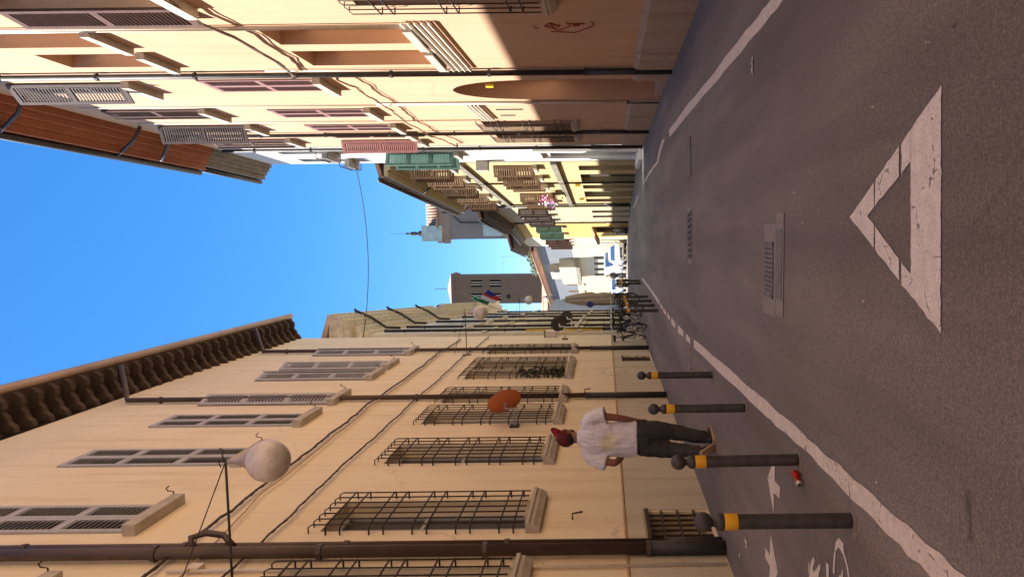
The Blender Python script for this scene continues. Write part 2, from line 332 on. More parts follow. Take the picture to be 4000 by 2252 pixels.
def barred_window(F, s0, s1, z0, z1, out=.10, nb=7, pairs=4, sillm=M_SILL, dep=.22, frame=M_SHG, plant=False, ex=.1):
    """iron cage in front of a glazed window in a reveal"""
    F.opening(s0, s1, z0, z1, dep); wd = s1 - s0; h = z1 - z0
    mb = MB(); t = .06; y0, y1 = -dep - .05, -dep + .03
    for a, b, c, d in ((0, t, 0, h), (wd - t, wd, 0, h), (t, wd - t, 0, t), (t, wd - t, h - t, h), (wd / 2 - t / 2, wd / 2 + t / 2, t, h - t), (t, wd / 2 - t / 2, h * .55, h * .55 + .04), (wd / 2 + t / 2, wd - t, h * .55, h * .55 + .04)): mb.box(a, b, y0, y1, c, d)
    wn = mb.obj('window', frame, F.root, loc=(s0, 0, z0))
    MB().box(.01, wd - .01, -dep - .03, -dep - .01, .01, h - .01).obj('pane', M_GLASS, wn)
    place('sill', sillmesh(wd + 2 * ex + .02, out + .03, .14, True), sillm, wn, (-ex - .01, 0, -.01))
    W = wd + 2 * ex; hh = h + .1
    for k in range(nb): place('bar', barmesh(hh - .02, out), M_IRON, wn, (-ex + .05 + (W - .1) * k / (nb - 1), 0, .03))
    zz = []
    for k in range(pairs): b = hh * (k + .42) / pairs; zz += [b - .08, b + .08]
    for q in zz: place('bar', hbarmesh(W, out), M_IRON, wn, (-ex, 0, q))
    if plant:
        mb = MB()
        for k in range(260):
            c = Vector((random.uniform(.0, wd), random.uniform(0, out), .05 + 1.1 * random.random() ** 1.6)); d = Vector((random.gauss(0, 1), random.gauss(0, 1), random.gauss(0, 1))).normalized() * .06; e = d.orthogonal().normalized() * .025
            mb.poly([c - d, c + e, c + d, c - e])
        tag(mb.obj('potted_plant_leaves', M_PURPS, wn), kind='stuff')
    return wn
def leafmesh(wd, h, nsec=2, pitch=.055, mir=False):
    """one louvred shutter leaf, hinge at x=0, plus its slats"""
    def f():
        t = .03; st = .065; mb = MB(); sl = MB()
        mb.box(0, st, -t / 2, t / 2, 0, h); mb.box(wd - st, wd, -t / 2, t / 2, 0, h); rails = [0] + [h * k / nsec for k in range(1, nsec)] + [h]
        for k, r in enumerate(rails):
            a = max(0, r - .05) if k else 0; b = min(h, r + .05) if k < len(rails) - 1 else h
            if k == 0: b = .10
            if k == len(rails) - 1: a = h - .09
            mb.box(st, wd - st, -t / 2, t / 2, a, b)
        for k in range(nsec):
            a = rails[k] + (.10 if k == 0 else .05); b = rails[k + 1] - (.09 if k == nsec - 1 else .05); n = max(2, int((b - a) / pitch))
            for i in range(n):
                z = a + (b - a) * (i + .5) / n; sl.hexa([(st, -.016, z + .026), (wd - st, -.016, z + .026), (wd - st, .02, z - .032), (st, .02, z - .032), (st, -.016, z + .034), (wd - st, -.016, z + .034), (wd - st, .02, z - .024), (st, .02, z - .024)])
        if mir:
            for q in (mb, sl): q.v = [Vector((-p.x, p.y, p.z)) for p in q.v]
        return mb.mesh('shutter'), sl.mesh('louvres')
    return shared(('leaf', round(wd, 2), round(h, 2), nsec, pitch, mir), f)
def add_leaf(wn, wd, h, mat, loc, ang, nsec=2, pitch=.055, mir=False):
    a, b = leafmesh(wd, h, nsec, pitch, mir)
    if not a.materials: a.materials.append(mat); b.materials.append(mat)
    for me, nm in ((a, 'shutter'), (b, 'louvres')):
        o = bpy.data.objects.new(nm, me); COL.objects.link(o); o.parent = wn; o.location = loc; o.rotation_euler.z = ang
        o.material_slots[0].link = 'OBJECT'; o.material_slots[0].material = mat
        if nm == 'louvres': tag(o, kind='stuff')
def shutter_window(F, s0, s1, z0, z1, mat, angs=(0, 0), nsec=2, sill=(.12, .12), sillm=M_SILL, dep=.16, ex=.08, pitch=.055, glassy=True, inset=.02):
    """angs: how far the two leaves are swung out (0 closed, pi folded back on the wall)"""
    F.opening(s0, s1, z0, z1, dep); wd = s1 - s0; h = z1 - z0; t = .06; mb = MB()
    for a, b, c, d in ((0, t, 0, h), (wd - t, wd, 0, h), (t, wd - t, 0, t), (t, wd - t, h - t, h), (wd / 2 - t / 2, wd / 2 + t / 2, t, h - t)): mb.box(a, b, -dep - .04, -dep + .02, c, d)
    wn = mb.obj('window', M_WFR, F.root, loc=(s0, 0, z0))
    MB().box(.01, wd - .01, -dep - .03, -dep - .01, .01, h - .01).obj('pane', M_GLASS, wn)
    if sill: place('sill', sillmesh(wd + 2 * ex, sill[0], sill[1]), sillm, wn, (-ex, 0, -.004))
    lw = wd / 2 - .008
    if angs[0] is not None: add_leaf(wn, lw, h - .03, mat, (.006, -inset if angs[0] == 0 else .025, .015), angs[0], nsec, pitch)
    if angs[1] is not None: add_leaf(wn, lw, h - .03, mat, (wd - .006, -inset if angs[1] == 0 else .025, .015), -angs[1], nsec, pitch, True)
    return wn
def blind_window(F, s0, s1, z0, z1, dep=.26, sill=(.11, .13), sillm=M_SILLW):
    F.opening(s0, s1, z0, z1, dep, True)
    place('sill', sillmesh(s1 - s0 + .16, *sill), sillm, F.root, (s0 - .08, 0, z0 - .003))
def downpipe(F, s, ztop, r=.05, mat=M_PIPE, n=.075, zc=1.1, bend=None, low=M_PIPED, zb=0.):
    mb = MB(); path = [(s, n, zc), (s, n, ztop)]
    if bend: path += [(s + bend[0] * .25, n + .1, ztop + .08), (s + bend[0], bend[1], ztop + bend[2])]
    mb.tube(path, r, 10)
    p = mb.obj('downpipe', mat, F.root, True)
    MB().tube([(s, n, zb + .01), (s, n, zc + .05)], r * 1.18, 10).obj('pipe_foot', low, p, True)
    for z in [zc + .02, *[zc + 1.7 * k for k in range(1, int((ztop - zc) / 1.7) + 1)]]: MB().tube([(0, n, 0), (0, n, .05)], r * 1.28, 10).box(-.012, .012, -.02, n, .015, .035).obj('pipe_clip', mat, p, loc=(s, 0, z))
    return p
def strip(F, name, mat, s0, s1, z0, z1, out, parent=None): return MB().box(s0, s1, -.02, out, z0, z1).obj(name, mat, parent or F.root)

# ================================================================== left: long cream house
YF = 22.7
LB = Fac('town_house', 'long cream rendered house with caged windows, left of the street', (-3.36, YF), (-3.36, -24))
for k, Y in enumerate((3.9, 6.42, 8.28, 10.62, 12.75, 14.3, 16.55, 17.8, 19.85)):
    c = YF - Y; barred_window(LB, c - .44, c + .44, 2.14, 4.46, pairs=5, plant=(k == 6))
for k, Y in enumerate((3.9, 6.22, 8.25, 10.57, 12.66, 14.2, 16.5, 17.72, 19.7)):
    c = YF - Y; a = (0, 0) if k < 5 else ((.22, .3) if k % 2 else (.3, .18))
    wn = shutter_window(LB, c - .40, c + .40, 6.65, 9.22, M_SHG, a, 3, sill=(.13, .15), dep=.14, inset=-.012, pitch=.06)
    hk = MB().tube([(-.07, .0, -.02), (-.07, .16, -.02), (-.07, .17, .05), (-.07, .2, .07), (-.07, .23, .03)], .008, 5).obj('shutter_hook', M_IRON, wn)
for s0, s1, z0, z1, nv, nh in ((YF - 8.3, YF - 7.46, .04, .73, 6, 3), (YF - 18.75, YF - 18.05, .04, .75, 4, 3)):
    LB.opening(s0, s1, z0, z1, .3); wd = s1 - s0
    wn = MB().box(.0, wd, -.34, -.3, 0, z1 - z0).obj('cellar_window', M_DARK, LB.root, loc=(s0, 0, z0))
    MB().box(-.03, wd + .03, -.02, .035, z1 - z0, z1 - z0 + .04).obj('lintel_bar', M_IRON, wn)
    for k in range(nv): MB().box(wd * (k + .5) / nv - .011, wd * (k + .5) / nv + .011, -.03, -.008, -.03, z1 - z0).obj('bar', M_IRON, wn)
    for k in range(nh): MB().box(-.02, wd + .02, -.006, .014, (z1 - z0) * (k + .8) / (nh + .6) - .011, (z1 - z0) * (k + .8) / (nh + .6) + .011).obj('bar', M_IRON, wn)
def zE(s): return 10.93 + .042 * max(0, min(s, 14))          # the eave line drops slightly towards the far end
LB.wall(M_LB, 11.2, 7)
# dado: slightly proud lower band with a rounded lip, cut round the cellar gratings
d = MB(); cuts = [(0, 0)] + sorted([(YF - 18.78, YF - 18.02), (YF - 8.34, YF - 7.42)]) + [(46.7, 46.7)]
for (a0, a1), (b0, b1) in zip(cuts[:-1], cuts[1:]): d.box(a1, b0, -.02, .016, -.3, 1.0)
for a, b in cuts[1:-1]: d.box(a, b, -.02, .016, .79, 1.0)
d.obj('dado', M_LBP, LB.root); MB().tube([(0, .012, 1.01), (46.7, .012, 1.01)], .018, 6).obj('dado_lip', flat('dado_lip_paint', (.45, .29, .15), .9, var=.25), LB.root)
def bracket():
    pr = [(0, 0), (.0, -.36), (.10, -.33), (.16, -.25), (.26, -.22), (.34, -.14), (.42, -.17), (.52, -.16), (.60, -.08), (.62, 0)]
    return MB().prism([(-.055, y, z) for y, z in pr], (.11, 0, 0)).mesh('eave_bracket')
bk = shared('bracket', bracket)
for k in range(56):
    s = .12 + .375 * k; place('eave_bracket', bk, M_WOODD, LB.root, (s, 0, zE(s) + .30))
sof = MB()
for a, b in ((-.12, 14), (14, 46.7)): sof.hexa([(a, -.1, zE(a) + .302), (b, -.1, zE(b) + .302), (b, .68, zE(b) + .302), (a, .68, zE(a) + .302), (a, -.1, zE(a) + .35), (b, -.1, zE(b) + .35), (b, .68, zE(b) + .35), (a, .68, zE(a) + .35)])
sof.obj('soffit', M_WOODD, LB.root)
rf = MB()
for a, b in ((-.15, 14), (14, 46.7)):
    p = [(y, z) for y, z in ((.70, .36), (-3.5, 1.5), (-7.4, .36), (-7.4, .44), (-3.5, 1.62), (.70, .44))]
    rf.rings([[(a, y, zE(a) + z) for y, z in p], [(b, y, zE(b) + z) for y, z in p]])
rf.obj('roof', M_TILE, LB.root)
gm = MB(); rs = []
for s in (-.15, 14, 46.7): rs.append([(s, .70 + .085 * math.cos(a), zE(s) + .36 + .085 * math.sin(a)) for a in [pi + pi * k / 8 for k in range(9)]] + [(s, .70 + .07 * math.cos(a), zE(s) + .365 + .07 * math.sin(a)) for a in [2 * pi - pi * k / 8 for k in range(9)]])
gm.rings(rs); gm.obj('gutter', M_GUT, LB.root, True)
for Y in (14.05, 19.75): downpipe(LB, YF - Y, 10.75, .05, bend=(-.5, .68, .42), zc=1.55)
downpipe(LB, YF - 7.33, 12, .045, n=.06, zc=.55); downpipe(LB, YF - 7.13, 12, .062, n=.09, zc=.75)
MB().tube([(YF - 6.88, .03, .03), (YF - 6.86, .03, 5.6)], .017, 6).obj('pale_pipe', M_COND, LB.root, True)
jb = MB().box(YF - 6.98, YF - 6.86, 0, .06, 5.28, 5.4).obj('junction_box', M_COND, LB.root)
ub = MB(); ub.tube([(YF - 7.25, .09, 5.55), (YF - 7.34, .16, 5.62), (YF - 7.42, .18, 5.5), (YF - 7.40, .16, 5.30), (YF - 7.27, .10, 5.14)], .035, 8); ub.obj('pipe_bend', M_PIPE, LB.root, True)
for Y, z in ((14.6, 1.65), (8.1, 1.62)): MB().tube([(YF - Y, 0, z), (YF - Y, .07, z), (YF - Y - .03, .08, z - .12)], .012, 5).obj('wall_hook', M_IRON, LB.root)

# cables along the cream wall
def wavy(pts, amp, n, F, out=.05, seed=1):
    rnd = random.Random(seed); P = [Vector((YF - a, out, b)) for a, b in pts]; res = []
    for i in range(len(P) - 1):
        k = max(2, int((P[i + 1] - P[i]).length / n))
        for j in range(k):
            t = j / k; q = P[i].lerp(P[i + 1], t); q.z -= .03 * 4 * t * (1 - t); q.z += rnd.uniform(-amp, amp); q.y += rnd.uniform(0, amp * .5); res.append(q)
    return [F.world(q) for q in res + [P[-1]]]
def cable(label, pts, r, mat, group, amp=.008, step=.25, seed=1, F=LB, out=.05, twist=False):
    P = wavy(pts, amp, step, F, out, seed); o = P[0]; mb = MB(); mb.tube([p - o for p in P], r, 5)
    if twist:
        L = 0; q = []
        for i in range(len(P) - 1):
            n = max(2, int((P[i + 1] - P[i]).length / .05))
            for j in range(n):
                a = L * 22; L += (P[i + 1] - P[i]).length / n; q.append(P[i].lerp(P[i + 1], j / n) - o + Vector((math.cos(a) * r * .6, 0, math.sin(a) * r * 1.1)))
        mb.tube(q, r * .55, 4)
    return tag(mb.obj('wall_cable', mat, loc=o), label, 'cable', group)
top = [(3, 5.72), (7.12, 5.74), (9.87, 5.76), (11.58, 5.77), (13.58, 5.81), (16.7, 5.75), (19.29, 5.79), (21.8, 5.64)]
cable('thick twisted cable along the cream wall, upper of the two main runs', top, .017, M_CABLE, 'cables along the cream wall', amp=.018, twist=True)
cable('thin cable hanging just below the upper twisted cable on the cream wall', [(3, 5.2), (6.64, 5.36), (8.87, 5.63), (11.55, 5.66), (13.43, 5.72), (16.5, 5.68), (19.3, 5.72)], .011, M_CABP, 'cables along the cream wall', seed=4)
cable('dark cable along the cream wall just above the caged windows', [(3, 4.93), (6.65, 4.95), (9.75, 4.99), (13.87, 4.99), (18.49, 4.98), (22.3, 4.86)], .013, M_CABLE, 'cables along the cream wall', amp=.016, seed=9, twist=True)

# ------------------------------------------------------------------ left, further on: olive grey house with the moulded cornice
L2 = Fac('cornice_house', 'olive grey house with deep moulded cornice, beyond the cream house', (-4.52, 36.7), (-3.40, 23.75))
L = L2.L
for k, c in enumerate((1.5, 3.9, 6.3, 8.7, 11.1)):
    shutter_window(L2, c - .5, c + .5, 6.2, 8.2, M_LBP, (None, None), sill=(.16, .14), sillm=M_CORN); shutter_window(L2, c - .5, c + .5, 2.3, 4.5, M_LBP, (None, None), sill=(.14, .14), sillm=M_CORN)
L2.wall(M_LB2, 9.65, 6, z0=-1)
for k, (n, a, b) in enumerate(((.10, 9.05, 9.25), (.26, 9.25, 9.42), (.50, 9.58, 9.75), (.62, 9.75, 10.02), (.70, 10.02, 10.16))): MB().box(0 - .0, L + n, -.3, n, a, b).obj('cornice_moulding', M_CORN, L2.root)
dm = MB(); MB()
dtl = shared('dentil', lambda: MB().box(-.06, .06, -.02, .40, 0, .16).mesh('dentil'))
for k in range(int(L / .26)): place('dentil', dtl, M_CORN, L2.root, (L - .1 - .26 * k, 0, 9.421))
L2.roof(10.17, .66, 6, .28, e1=.5)
for c in (11.4, 7.6, 3.2): MB().tube([(c, .12, 8.5), (c, .14, 9.0), (c + .08, .5, 9.5), (c + .12, .75, 10.05), (c + .12, .82, 10.08)], .05, 7).obj('overflow_pipe', M_PIPED, L2.root, True)
for c in (12.6, 9.9, 5.1): downpipe(L2, c, 8.7, .05, M_PIPED, zc=1.2, zb=-.3)
MB().tube([(L - .35, .05, 1.3), (L - .35, .05, 3.9)], .035, 7).obj('gas_pipe', M_YPIPE, L2.root, True)
for z in (2.0, 5.2): strip(L2, 'string_course', M_CORN, 0, L, z, z + .14, .06)
L3 = Fac('far_cornice_house', 'grey green house with flagpole, farthest on the left side', (-6.35, 56.3), (-4.54, 36.75))
for c in (17.6, 14.6, 11.6, 8, 4):
    for z in (2.2, 6.1): shutter_window(L3, c - .5, c + .5, z, z + 2.1, M_SHGB, (0, 0), sill=(.14, .14), sillm=M_CORN)
L3.wall(M_LB2, 9.5, 6, z0=-1.4)
for n, a, b in ((.15, 8.9, 9.1), (.5, 9.3, 9.5), (.8, 9.5, 9.75)): MB().box(0, L3.L, -.3, n, a, b).obj('cornice_moulding', M_CORN, L3.root)
L3.roof(9.76, .75, 6, .28)
for c in (18.5, 13, 6): downpipe(L3, c, 8.8, .05, M_PIPED, zc=1.0, zb=-.8)

# ================================================================== right: peach house, two stretches of wall
R1 = Fac('peach_house', 'peach rendered house with walled-up windows and pale pipes, nearest on the right', (3.538, -22.2), (2.79, 12.75))
off = R1.L - 10.752
A1 = lambda s: s + off                                     # measured from the old origin 5 m further on
blind_window(R1, A1(8.30), A1(9.12), 8.48, 10.9); blind_window(R1, A1(9.50), A1(10.32), 8.48, 10.12)
blind_window(R1, A1(8.24), A1(9.10), 3.98, 6.06); blind_window(R1, A1(9.46), A1(10.36), 3.98, 6.08)
shutter_window(R1, A1(6.35), A1(7.35), 6.52, 8.9, M_SHB, (3.02, 3.0), 2, sill=(.14, .14), sillm=M_SILLW, dep=.2)
shutter_window(R1, A1(3.2), A1(4.2), 6.52, 8.9, M_SHB, (3.02, 3.0), 2, sill=(.14, .14), sillm=M_SILLW, dep=.2)
barred_window(R1, A1(6.4), A1(7.35), 1.95, 4.32, pairs=3, sillm=M_SILLW, dep=.25, frame=M_SHB); barred_window(R1, A1(3.2), A1(4.15), 1.95, 4.32, pairs=3, sillm=M_SILLW, dep=.25, frame=M_SHB)
R1.wall(M_R1, 13.1, 7)
LR = R1.L
for a, b, o in ((0, A1(10.62), .07), (A1(10.80), LR + .0, .05)):
    MB().prism([(a, -.02, -.3), (a, o, -.3), (a, o, .60), (a, o - .035, .67), (a, -.02, .68)], (b - a, 0, 0)).obj('plinth', M_PL, R1.root)
R1.roof(13.32, .7, 7, .3)
downpipe(R1, A1(10.70), 13.0, .048, M_PIPED, zc=1.45)
for k in range(5): MB().tube([(A1(8.02), .035, 3.95 - k * .095), (A1(8.05), .05, 3.93 - k * .095), (A1(10.62), .05, 3.86 - k * .095)], .022, 7).obj('conduit', M_COND, R1.root, True)
for k, z in ((0, 3.95), (1, 3.86)): MB().tube([(A1(8.10 + .1 * k), .03, z), (A1(8.16 + .1 * k), .03, 13)], .02, 6).obj('conduit', M_COND, R1.root, True)
MB().tube([(A1(10.56), .03, 3.9), (A1(10.58), .03, 7)], .016, 6).obj('conduit', M_COND, R1.root, True)
def eave(F, H, ovh, mat, s0, s1, steps=4, gut=M_DKGUT, name='eave_soffit'):
    mb = MB()
    for k in range(steps):
        mb.box(s0, s1, -.1 if k == 0 else ovh * k / steps, ovh * (k + 1) / steps, H + .10 * k * .8, H + .10 * steps * .8 + .05)
    mb.obj(name, mat, F.root)
    MB().box(s0, s1, ovh, ovh + .03, H + .22, H + .40).obj('fascia', mat, F.root)
    rs = [[(s, ovh + .11 + .08 * math.cos(a), H + .42 + .08 * math.sin(a)) for a in [pi + pi * k / 6 for k in range(7)]] + [(s, ovh + .11, H + .42)] for s in (s0, s1)]
    MB().rings(rs).obj('gutter', gut, F.root, True)
eave(R1, 12.9, .62, M_ORANGE, 0, LR)
RB = Fac('shuttered_peach_house', 'peach house with arched doorway and brown louvred shutters, beyond the first right downpipe', (2.79, 12.76), (2.55, 21.75))
up = ((.62, 1.52, (.72, 0)), (3.1, 4.1, (.10, .14)), (5.1, 6.0, (1.15, .1)), (7.35, 8.25, (.25, .35)))
for k, (a, b, an) in enumerate(up): shutter_window(RB, a, b, 9.98, 12.15, (M_SHGB, M_SHB, M_SHGB, M_SHB)[k], an, 2, sill=(.13, .14), sillm=M_SILLW, dep=.2, pitch=.055)
for k, (a, b) in enumerate(((.5, 1.42), (3.25, 4.15), (5.2, 6.05), (6.5, 7.25), (7.7, 8.45))): shutter_window(RB, a, b, 6.45, 8.6, M_SHP if k < 4 else M_SHPK, (0, 0) if k < 4 else (1.1, 0), 2, sill=(.12, .14), sillm=M_SILLW, dep=.2, inset=-.01)
barred_window(RB, 5.0, 5.85, 1.98, 4.2, pairs=3, sillm=M_SILLW, dep=.25, frame=M_SHB); barred_window(RB, 6.95, 7.8, 1.98, 4.15, pairs=3, sillm=M_SILLW, dep=.25, frame=M_SHB)
RB.opening(.80, 2.52, -.05, 4.16, .42)
RB.wall(M_R1, 13.1, 6, arch=(.80, 2.52, 2.6, 4.16, .42))
dr = MB().box(.80, 2.52, -.48, -.42, 0, 4.16).obj('doorway_infill', M_R1, RB.root); MB().box(.82, 2.5, -.4, -.02, -.02, .12).obj('threshold', M_PL, RB.root)
MB().box(1.0, 1.24, -.42, -.405, .14, .2).obj('letter_slot', M_DARK, dr)
for a, b in ((0.0, .74), (2.62, 6.28), (6.50, RB.L)): MB().prism([(a, -.02, -.3), (a, .055, -.3), (a, .055, .59), (a, .025, .66), (a, -.02, .67)], (b - a, 0, 0)).obj('plinth', M_PL, RB.root)
MB().tube([(2.70, .03, .62), (2.70, .03, 6.0)], .03, 8).obj('rain_pipe', M_COND, RB.root, True); MB().tube([(2.70, .04, .02), (2.70, .04, .7)], .042, 8).obj('pipe_foot', M_PIPED, RB.root, True)
downpipe(RB, 6.39, 12.6, .045, M_PIPED, zc=1.7, bend=(.3, .66, .45))
for k in range(4): MB().tube([(2.88, .045, 4.12 - k * .08), (4.72, .045, 4.05 - k * .08)], .02, 7).obj('conduit', M_COND, RB.root, True)
for s in (2.86, 4.75): MB().tube([(s, .02, 4.1), (s, .02, 12.4)], .012, 5).obj('conduit', M_COND, RB.root, True)
for s in (3.5, 4.2): MB().box(s, s + .14, -.02, .004, 3.0 + .25 * (s > 4), 3.6).obj('slit_opening', M_DARK, RB.root)
yt = MB().box(1.0, 1.13, .004, .06, 3.28, 3.42).obj('door_number_lamp', flat('yellow_enamel', (.75, .5, .02), .5), RB.root)
RB.roof(13.32, .7, 6, .3)
eave(RB, 12.9, .62, M_ORANGE, 0, RB.L)
for s in (1.5, 5.0): MB().tube([(s, .05, 12.5), (s + .12, .35, 12.75), (s + .25, .7, 13.25)], .04, 7).obj('gutter_elbow', M_DKGUT, RB.root, True)
gr = MB()                                                  # red sprayed scribble on the shaded wall
def stroke(pts, r=.010): gr.tube([(A1(a), .004, b) for a, b in pts], r, 4)
stroke([(8.15, 1.93), (8.3, 2.02), (8.42, 1.9), (8.3, 1.8), (8.15, 1.93), (8.42, 1.9)]); stroke([(8.3, 2.02), (8.25, 1.8)]); stroke([(8.42, 1.9), (8.5, 1.83), (8.33, 1.66), (8.12, 1.7)]); stroke([(8.55, 1.95), (8.62, 1.6), (8.3, 1.32), (8.12, 1.36)])
stroke([(8.2, 1.66), (8.2, 1.45)], .016); stroke([(8.24, 1.62), (8.24, 1.52)], .034); stroke([(8.3, 2.2), (8.3, 2.13)], .008); stroke([(8.4, 2.17), (8.4, 2.1)], .008)
gobj = gr.obj('graffiti', M_GRAF, R1.root)

def cableR(label, pts, F, r=.03, seed=2, mat=flat('grey_brown_cable', (.17, .12, .085), .7, var=.3, vs=9), grp='cables along the peach wall'):
    rnd = random.Random(seed); P = []
    for i in range(len(pts) - 1):
        n = max(3, int(abs(pts[i + 1][0] - pts[i][0]) / .2))
        for j in range(n):
            t = j / n; P.append(F.world((pts[i][0] * (1 - t) + pts[i + 1][0] * t, .10 + rnd.uniform(-.015, .015), pts[i][1] * (1 - t) + pts[i + 1][1] * t - .07 * 4 * t * (1 - t) + rnd.uniform(-.012, .012))))
    P.append(F.world((pts[-1][0], .10, pts[-1][1]))); o = P[0].copy(); mb = MB(); mb.tube([p - o for p in P], r, 6)
    mb.tube([p - o + Vector((-.02, 0, -.045 + .02 * math.sin(i * 1.3))) for i, p in enumerate(P)], r * .5, 5)
    for p in (P[0], P[-1]): mb.box(p.x - o.x, p.x - o.x + .12, p.y - o.y - .02, p.y - o.y + .02, p.z - o.z - .02, p.z - o.z + .02)
    return tag(mb.obj('wall_cable', mat, loc=o), label, 'cable', grp)
cableR('bundled cables sagging over the walled-up windows of the peach house', [(A1(4), 6.35), (A1(7.66), 6.49), (A1(9.02), 6.4), (A1(10.7), 6.57)], R1, .022)
cableR('cable bundle above the arched doorway of the peach house', [(.2, 5.9), (1.43, 5.83), (4.79, 5.9), (6.38, 5.84), (8.6, 5.5)], RB, .015, 5)

# ------------------------------------------------------------------ right, further on
R2 = Fac('white_house', 'narrow white house with green shutters and white door surround, right side', (2.55, 21.78), (2.40, 25.45))
for a, z in ((.5, 9.75),): shutter_window(R2, a, a + .9, z, z + 1.7, M_SHGR, (None, None), sill=(.14, .12), sillm=M_SILLW)
shutter_window(R2, 1.2, 2.1, 5.95, 8.1, M_SHGR, (1.9, 2.0), 3, sill=(.14, .12), sillm=M_SILLW); shutter_window(R2, 2.5, 3.2, 9.75, 11.5, M_SHGR, (None, None), sill=(.14, .12), sillm=M_SILLW)
R2.opening(1.05, 2.35, -.05, 2.95, .25)
R2.wall(M_R2, 13.1, 5, z0=-.5)
dd = MB().box(1.05, 2.35, -.31, -.25, 0, 2.95).obj('door', flat('grey_green_door', (.30, .29, .25), .7), R2.root); MB().sphere((2.2, -.22, 1.05), .03).obj('handle', M_CHROME, dd)
for a, b, c, e in ((.82, 1.04, 0, 3.2), (2.36, 2.58, 0, 3.2), (.82, 2.58, 3.2, 3.42)): MB().box(a, b, -.02, .10, c, e).obj('door_surround', flat('white_stone', (.80, .78, .74), .8, var=.06), R2.root)
MB().box(.6, 2.9, -.02, .40, -.1, .12).obj('door_step', MATS['white_stone'], R2.root)
eave(R2, 12.9, .5, M_GREYS, 0, R2.L + .1); R2.roof(13.32, .55, 5, .3)
for a, z in ((.45, 9.62), (2.4, 9.62)):                    # iron window boxes
    f = MB()
    for zz in (0, .35): f.tube([(a - .1, 0, z + zz), (a - .1, .28, z + zz), (a + 1.0, .28, z + zz), (a + 1.0, 0, z + zz)], .014, 5)
    for k in range(6): f.tube([(a - .1 + .22 * k, .28, z), (a - .1 + .22 * k, .28, z + .35)], .01, 5)
    bx = f.obj('window_box_rail', M_IRON, R2.root); MB().box(a, a + .9, .03, .26, z + .02, z + .22).obj('window_box', M_SILLW, bx)
downpipe(R2, .12, 12.7, .05, M_PIPED, zc=1.5)
strip(R2, 'quoin', M_SILLW, 3.2, 3.6, 5.2, 5.6, .35)
R3 = Fac('yellow_house', 'pale yellow house with brown shutters and dark garage doors, right side', (2.38, 25.5), (1.38, 39.3))
for k, c in enumerate((1.05, 3.5, 6.3, 9.2, 12.2)):
    shutter_window(R3, c - .45, c + .45, 6.75, 8.2, M_SHW, (1.2, 1.7) if k % 2 == 0 else (.9, 2.2), 2, sill=(.16, .13), sillm=M_SILLW, pitch=.08)
    shutter_window(R3, c - .45, c + .45, 3.75, 5.2, M_SHW, (1.0, 2.0) if k != 2 else (.4, .5), 2, sill=(.16, .13), sillm=M_SILLW, pitch=.08)
for k, (a, b) in enumerate(((.9, 2.0), (3.0, 5.2), (6.2, 7.4), (8.4, 10.6), (11.4, 12.8))):
    R3.opening(a, b, -.6, 2.12, .22); dd = MB().box(a, b, -.28, -.22, -.5, 2.12).obj('garage_door', flat('dark_brown_door', (.075, .062, .05), .6, var=.25), R3.root)
    for j in range(1, 4): MB().box(a + (b - a) * j / 4 - .01, a + (b - a) * j / 4 + .01, -.219, -.205, -.4, 2.1).obj('door_rib', M_SHB, dd)
R3.wall(M_R3, 8.8, 6, z0=-1)
for z in (2.86, 6.22): strip(R3, 'string_course', M_GREYS, 0, R3.L, z, z + .22, .10)
eave(R3, 8.72, .45, flat('sand_soffit', (.40, .31, .19), .85), 0, R3.L, 2); R3.roof(8.98, .5, 6, .3)
for s in (4.9, 13.2): downpipe(R3, s, 8.4, .04, M_PIPED, zc=1.2, bend=(.1, .45, .4), zb=-.2)
for s in (5.6, 10.9): MB().box(s, s + .16, .0, .12, 2.2, 2.42).obj('door_lamp', MATS['yellow_enamel'], R3.root)
R4 = Fac('pale_cream_house', 'pale cream house with weathered upper wall and dark eave, beyond the yellow house', (1.38, 39.34), (.50, 49.5))
for c in (2.2, 5.2, 8.2): shutter_window(R4, c - .45, c + .45, 4.4, 6.1, M_SHGB, (1.9, 1.4), sill=(.14, .12), sillm=M_SILLW)
for c in (3.8, 6.6): R4.opening(c - .6, c + .6, -1, 1.9, .2); MB().box(c - .6, c + .6, -.26, -.2, -.9, 1.9).obj('door', M_SHB, R4.root)
R4.wall(M_R4, 7.6, 5, z0=-1.5); eave(R4, 7.55, .7, M_WOODD, 0, R4.L, 2); R4.roof(7.86, .75, 5, .3, e0=.1); downpipe(R4, .3, 7.3, .05, M_PIPED, zc=1, zb=-.3); downpipe(R4, 9.8, 7.3, .05, M_PIPED, zc=1, zb=-.5)
R5 = Fac('ochre_house', 'ochre house with awning, between the pale cream house and the parked car', (.50, 49.55), (-.6, 56))
for c in (1.6, 4.6): shutter_window(R5, c - .45, c + .45, 4.2, 6.0, M_SHGR, (1.5, 2.2), sill=(.14, .12), sillm=M_SILLW)
R5.opening(2.2, 4.2, -1.2, 1.7, .2); MB().box(2.2, 4.2, -.26, -.2, -1.1, 1.7).obj('shop_front', M_GLASS, R5.root); MB().prism([(1.9, 0, 2.1), (1.9, .9, 1.7), (1.9, .9, 1.5), (1.9, .0, 1.95)], (2.6, 0, 0)).obj('awning', flat('brown_awning', (.22, .12, .06), .8), R5.root)
R5.wall(M_R5, 7.3, 5, z0=-1.6); eave(R5, 7.3, .4, M_GREYS, 0, R5.L, 2); R5.roof(7.6, .45, 5, .3)
R6 = Fac('tan_house', 'tan house under a deep dark eave behind the white car', (-.6, 56.05), (-1.5, 66))
for c in (2, 5, 8): shutter_window(R6, c - .45, c + .45, 4.0, 5.9, M_SHB, (1.7, 2.2), sill=(.14, .12), sillm=M_SILLW); 
for c in (3.4, 6.4): R6.opening(c - .5, c + .5, -1.6, 1.5, .2); MB().box(c - .5, c + .5, -.26, -.2, -1.5, 1.5).obj('door', M_SHGB, R6.root)
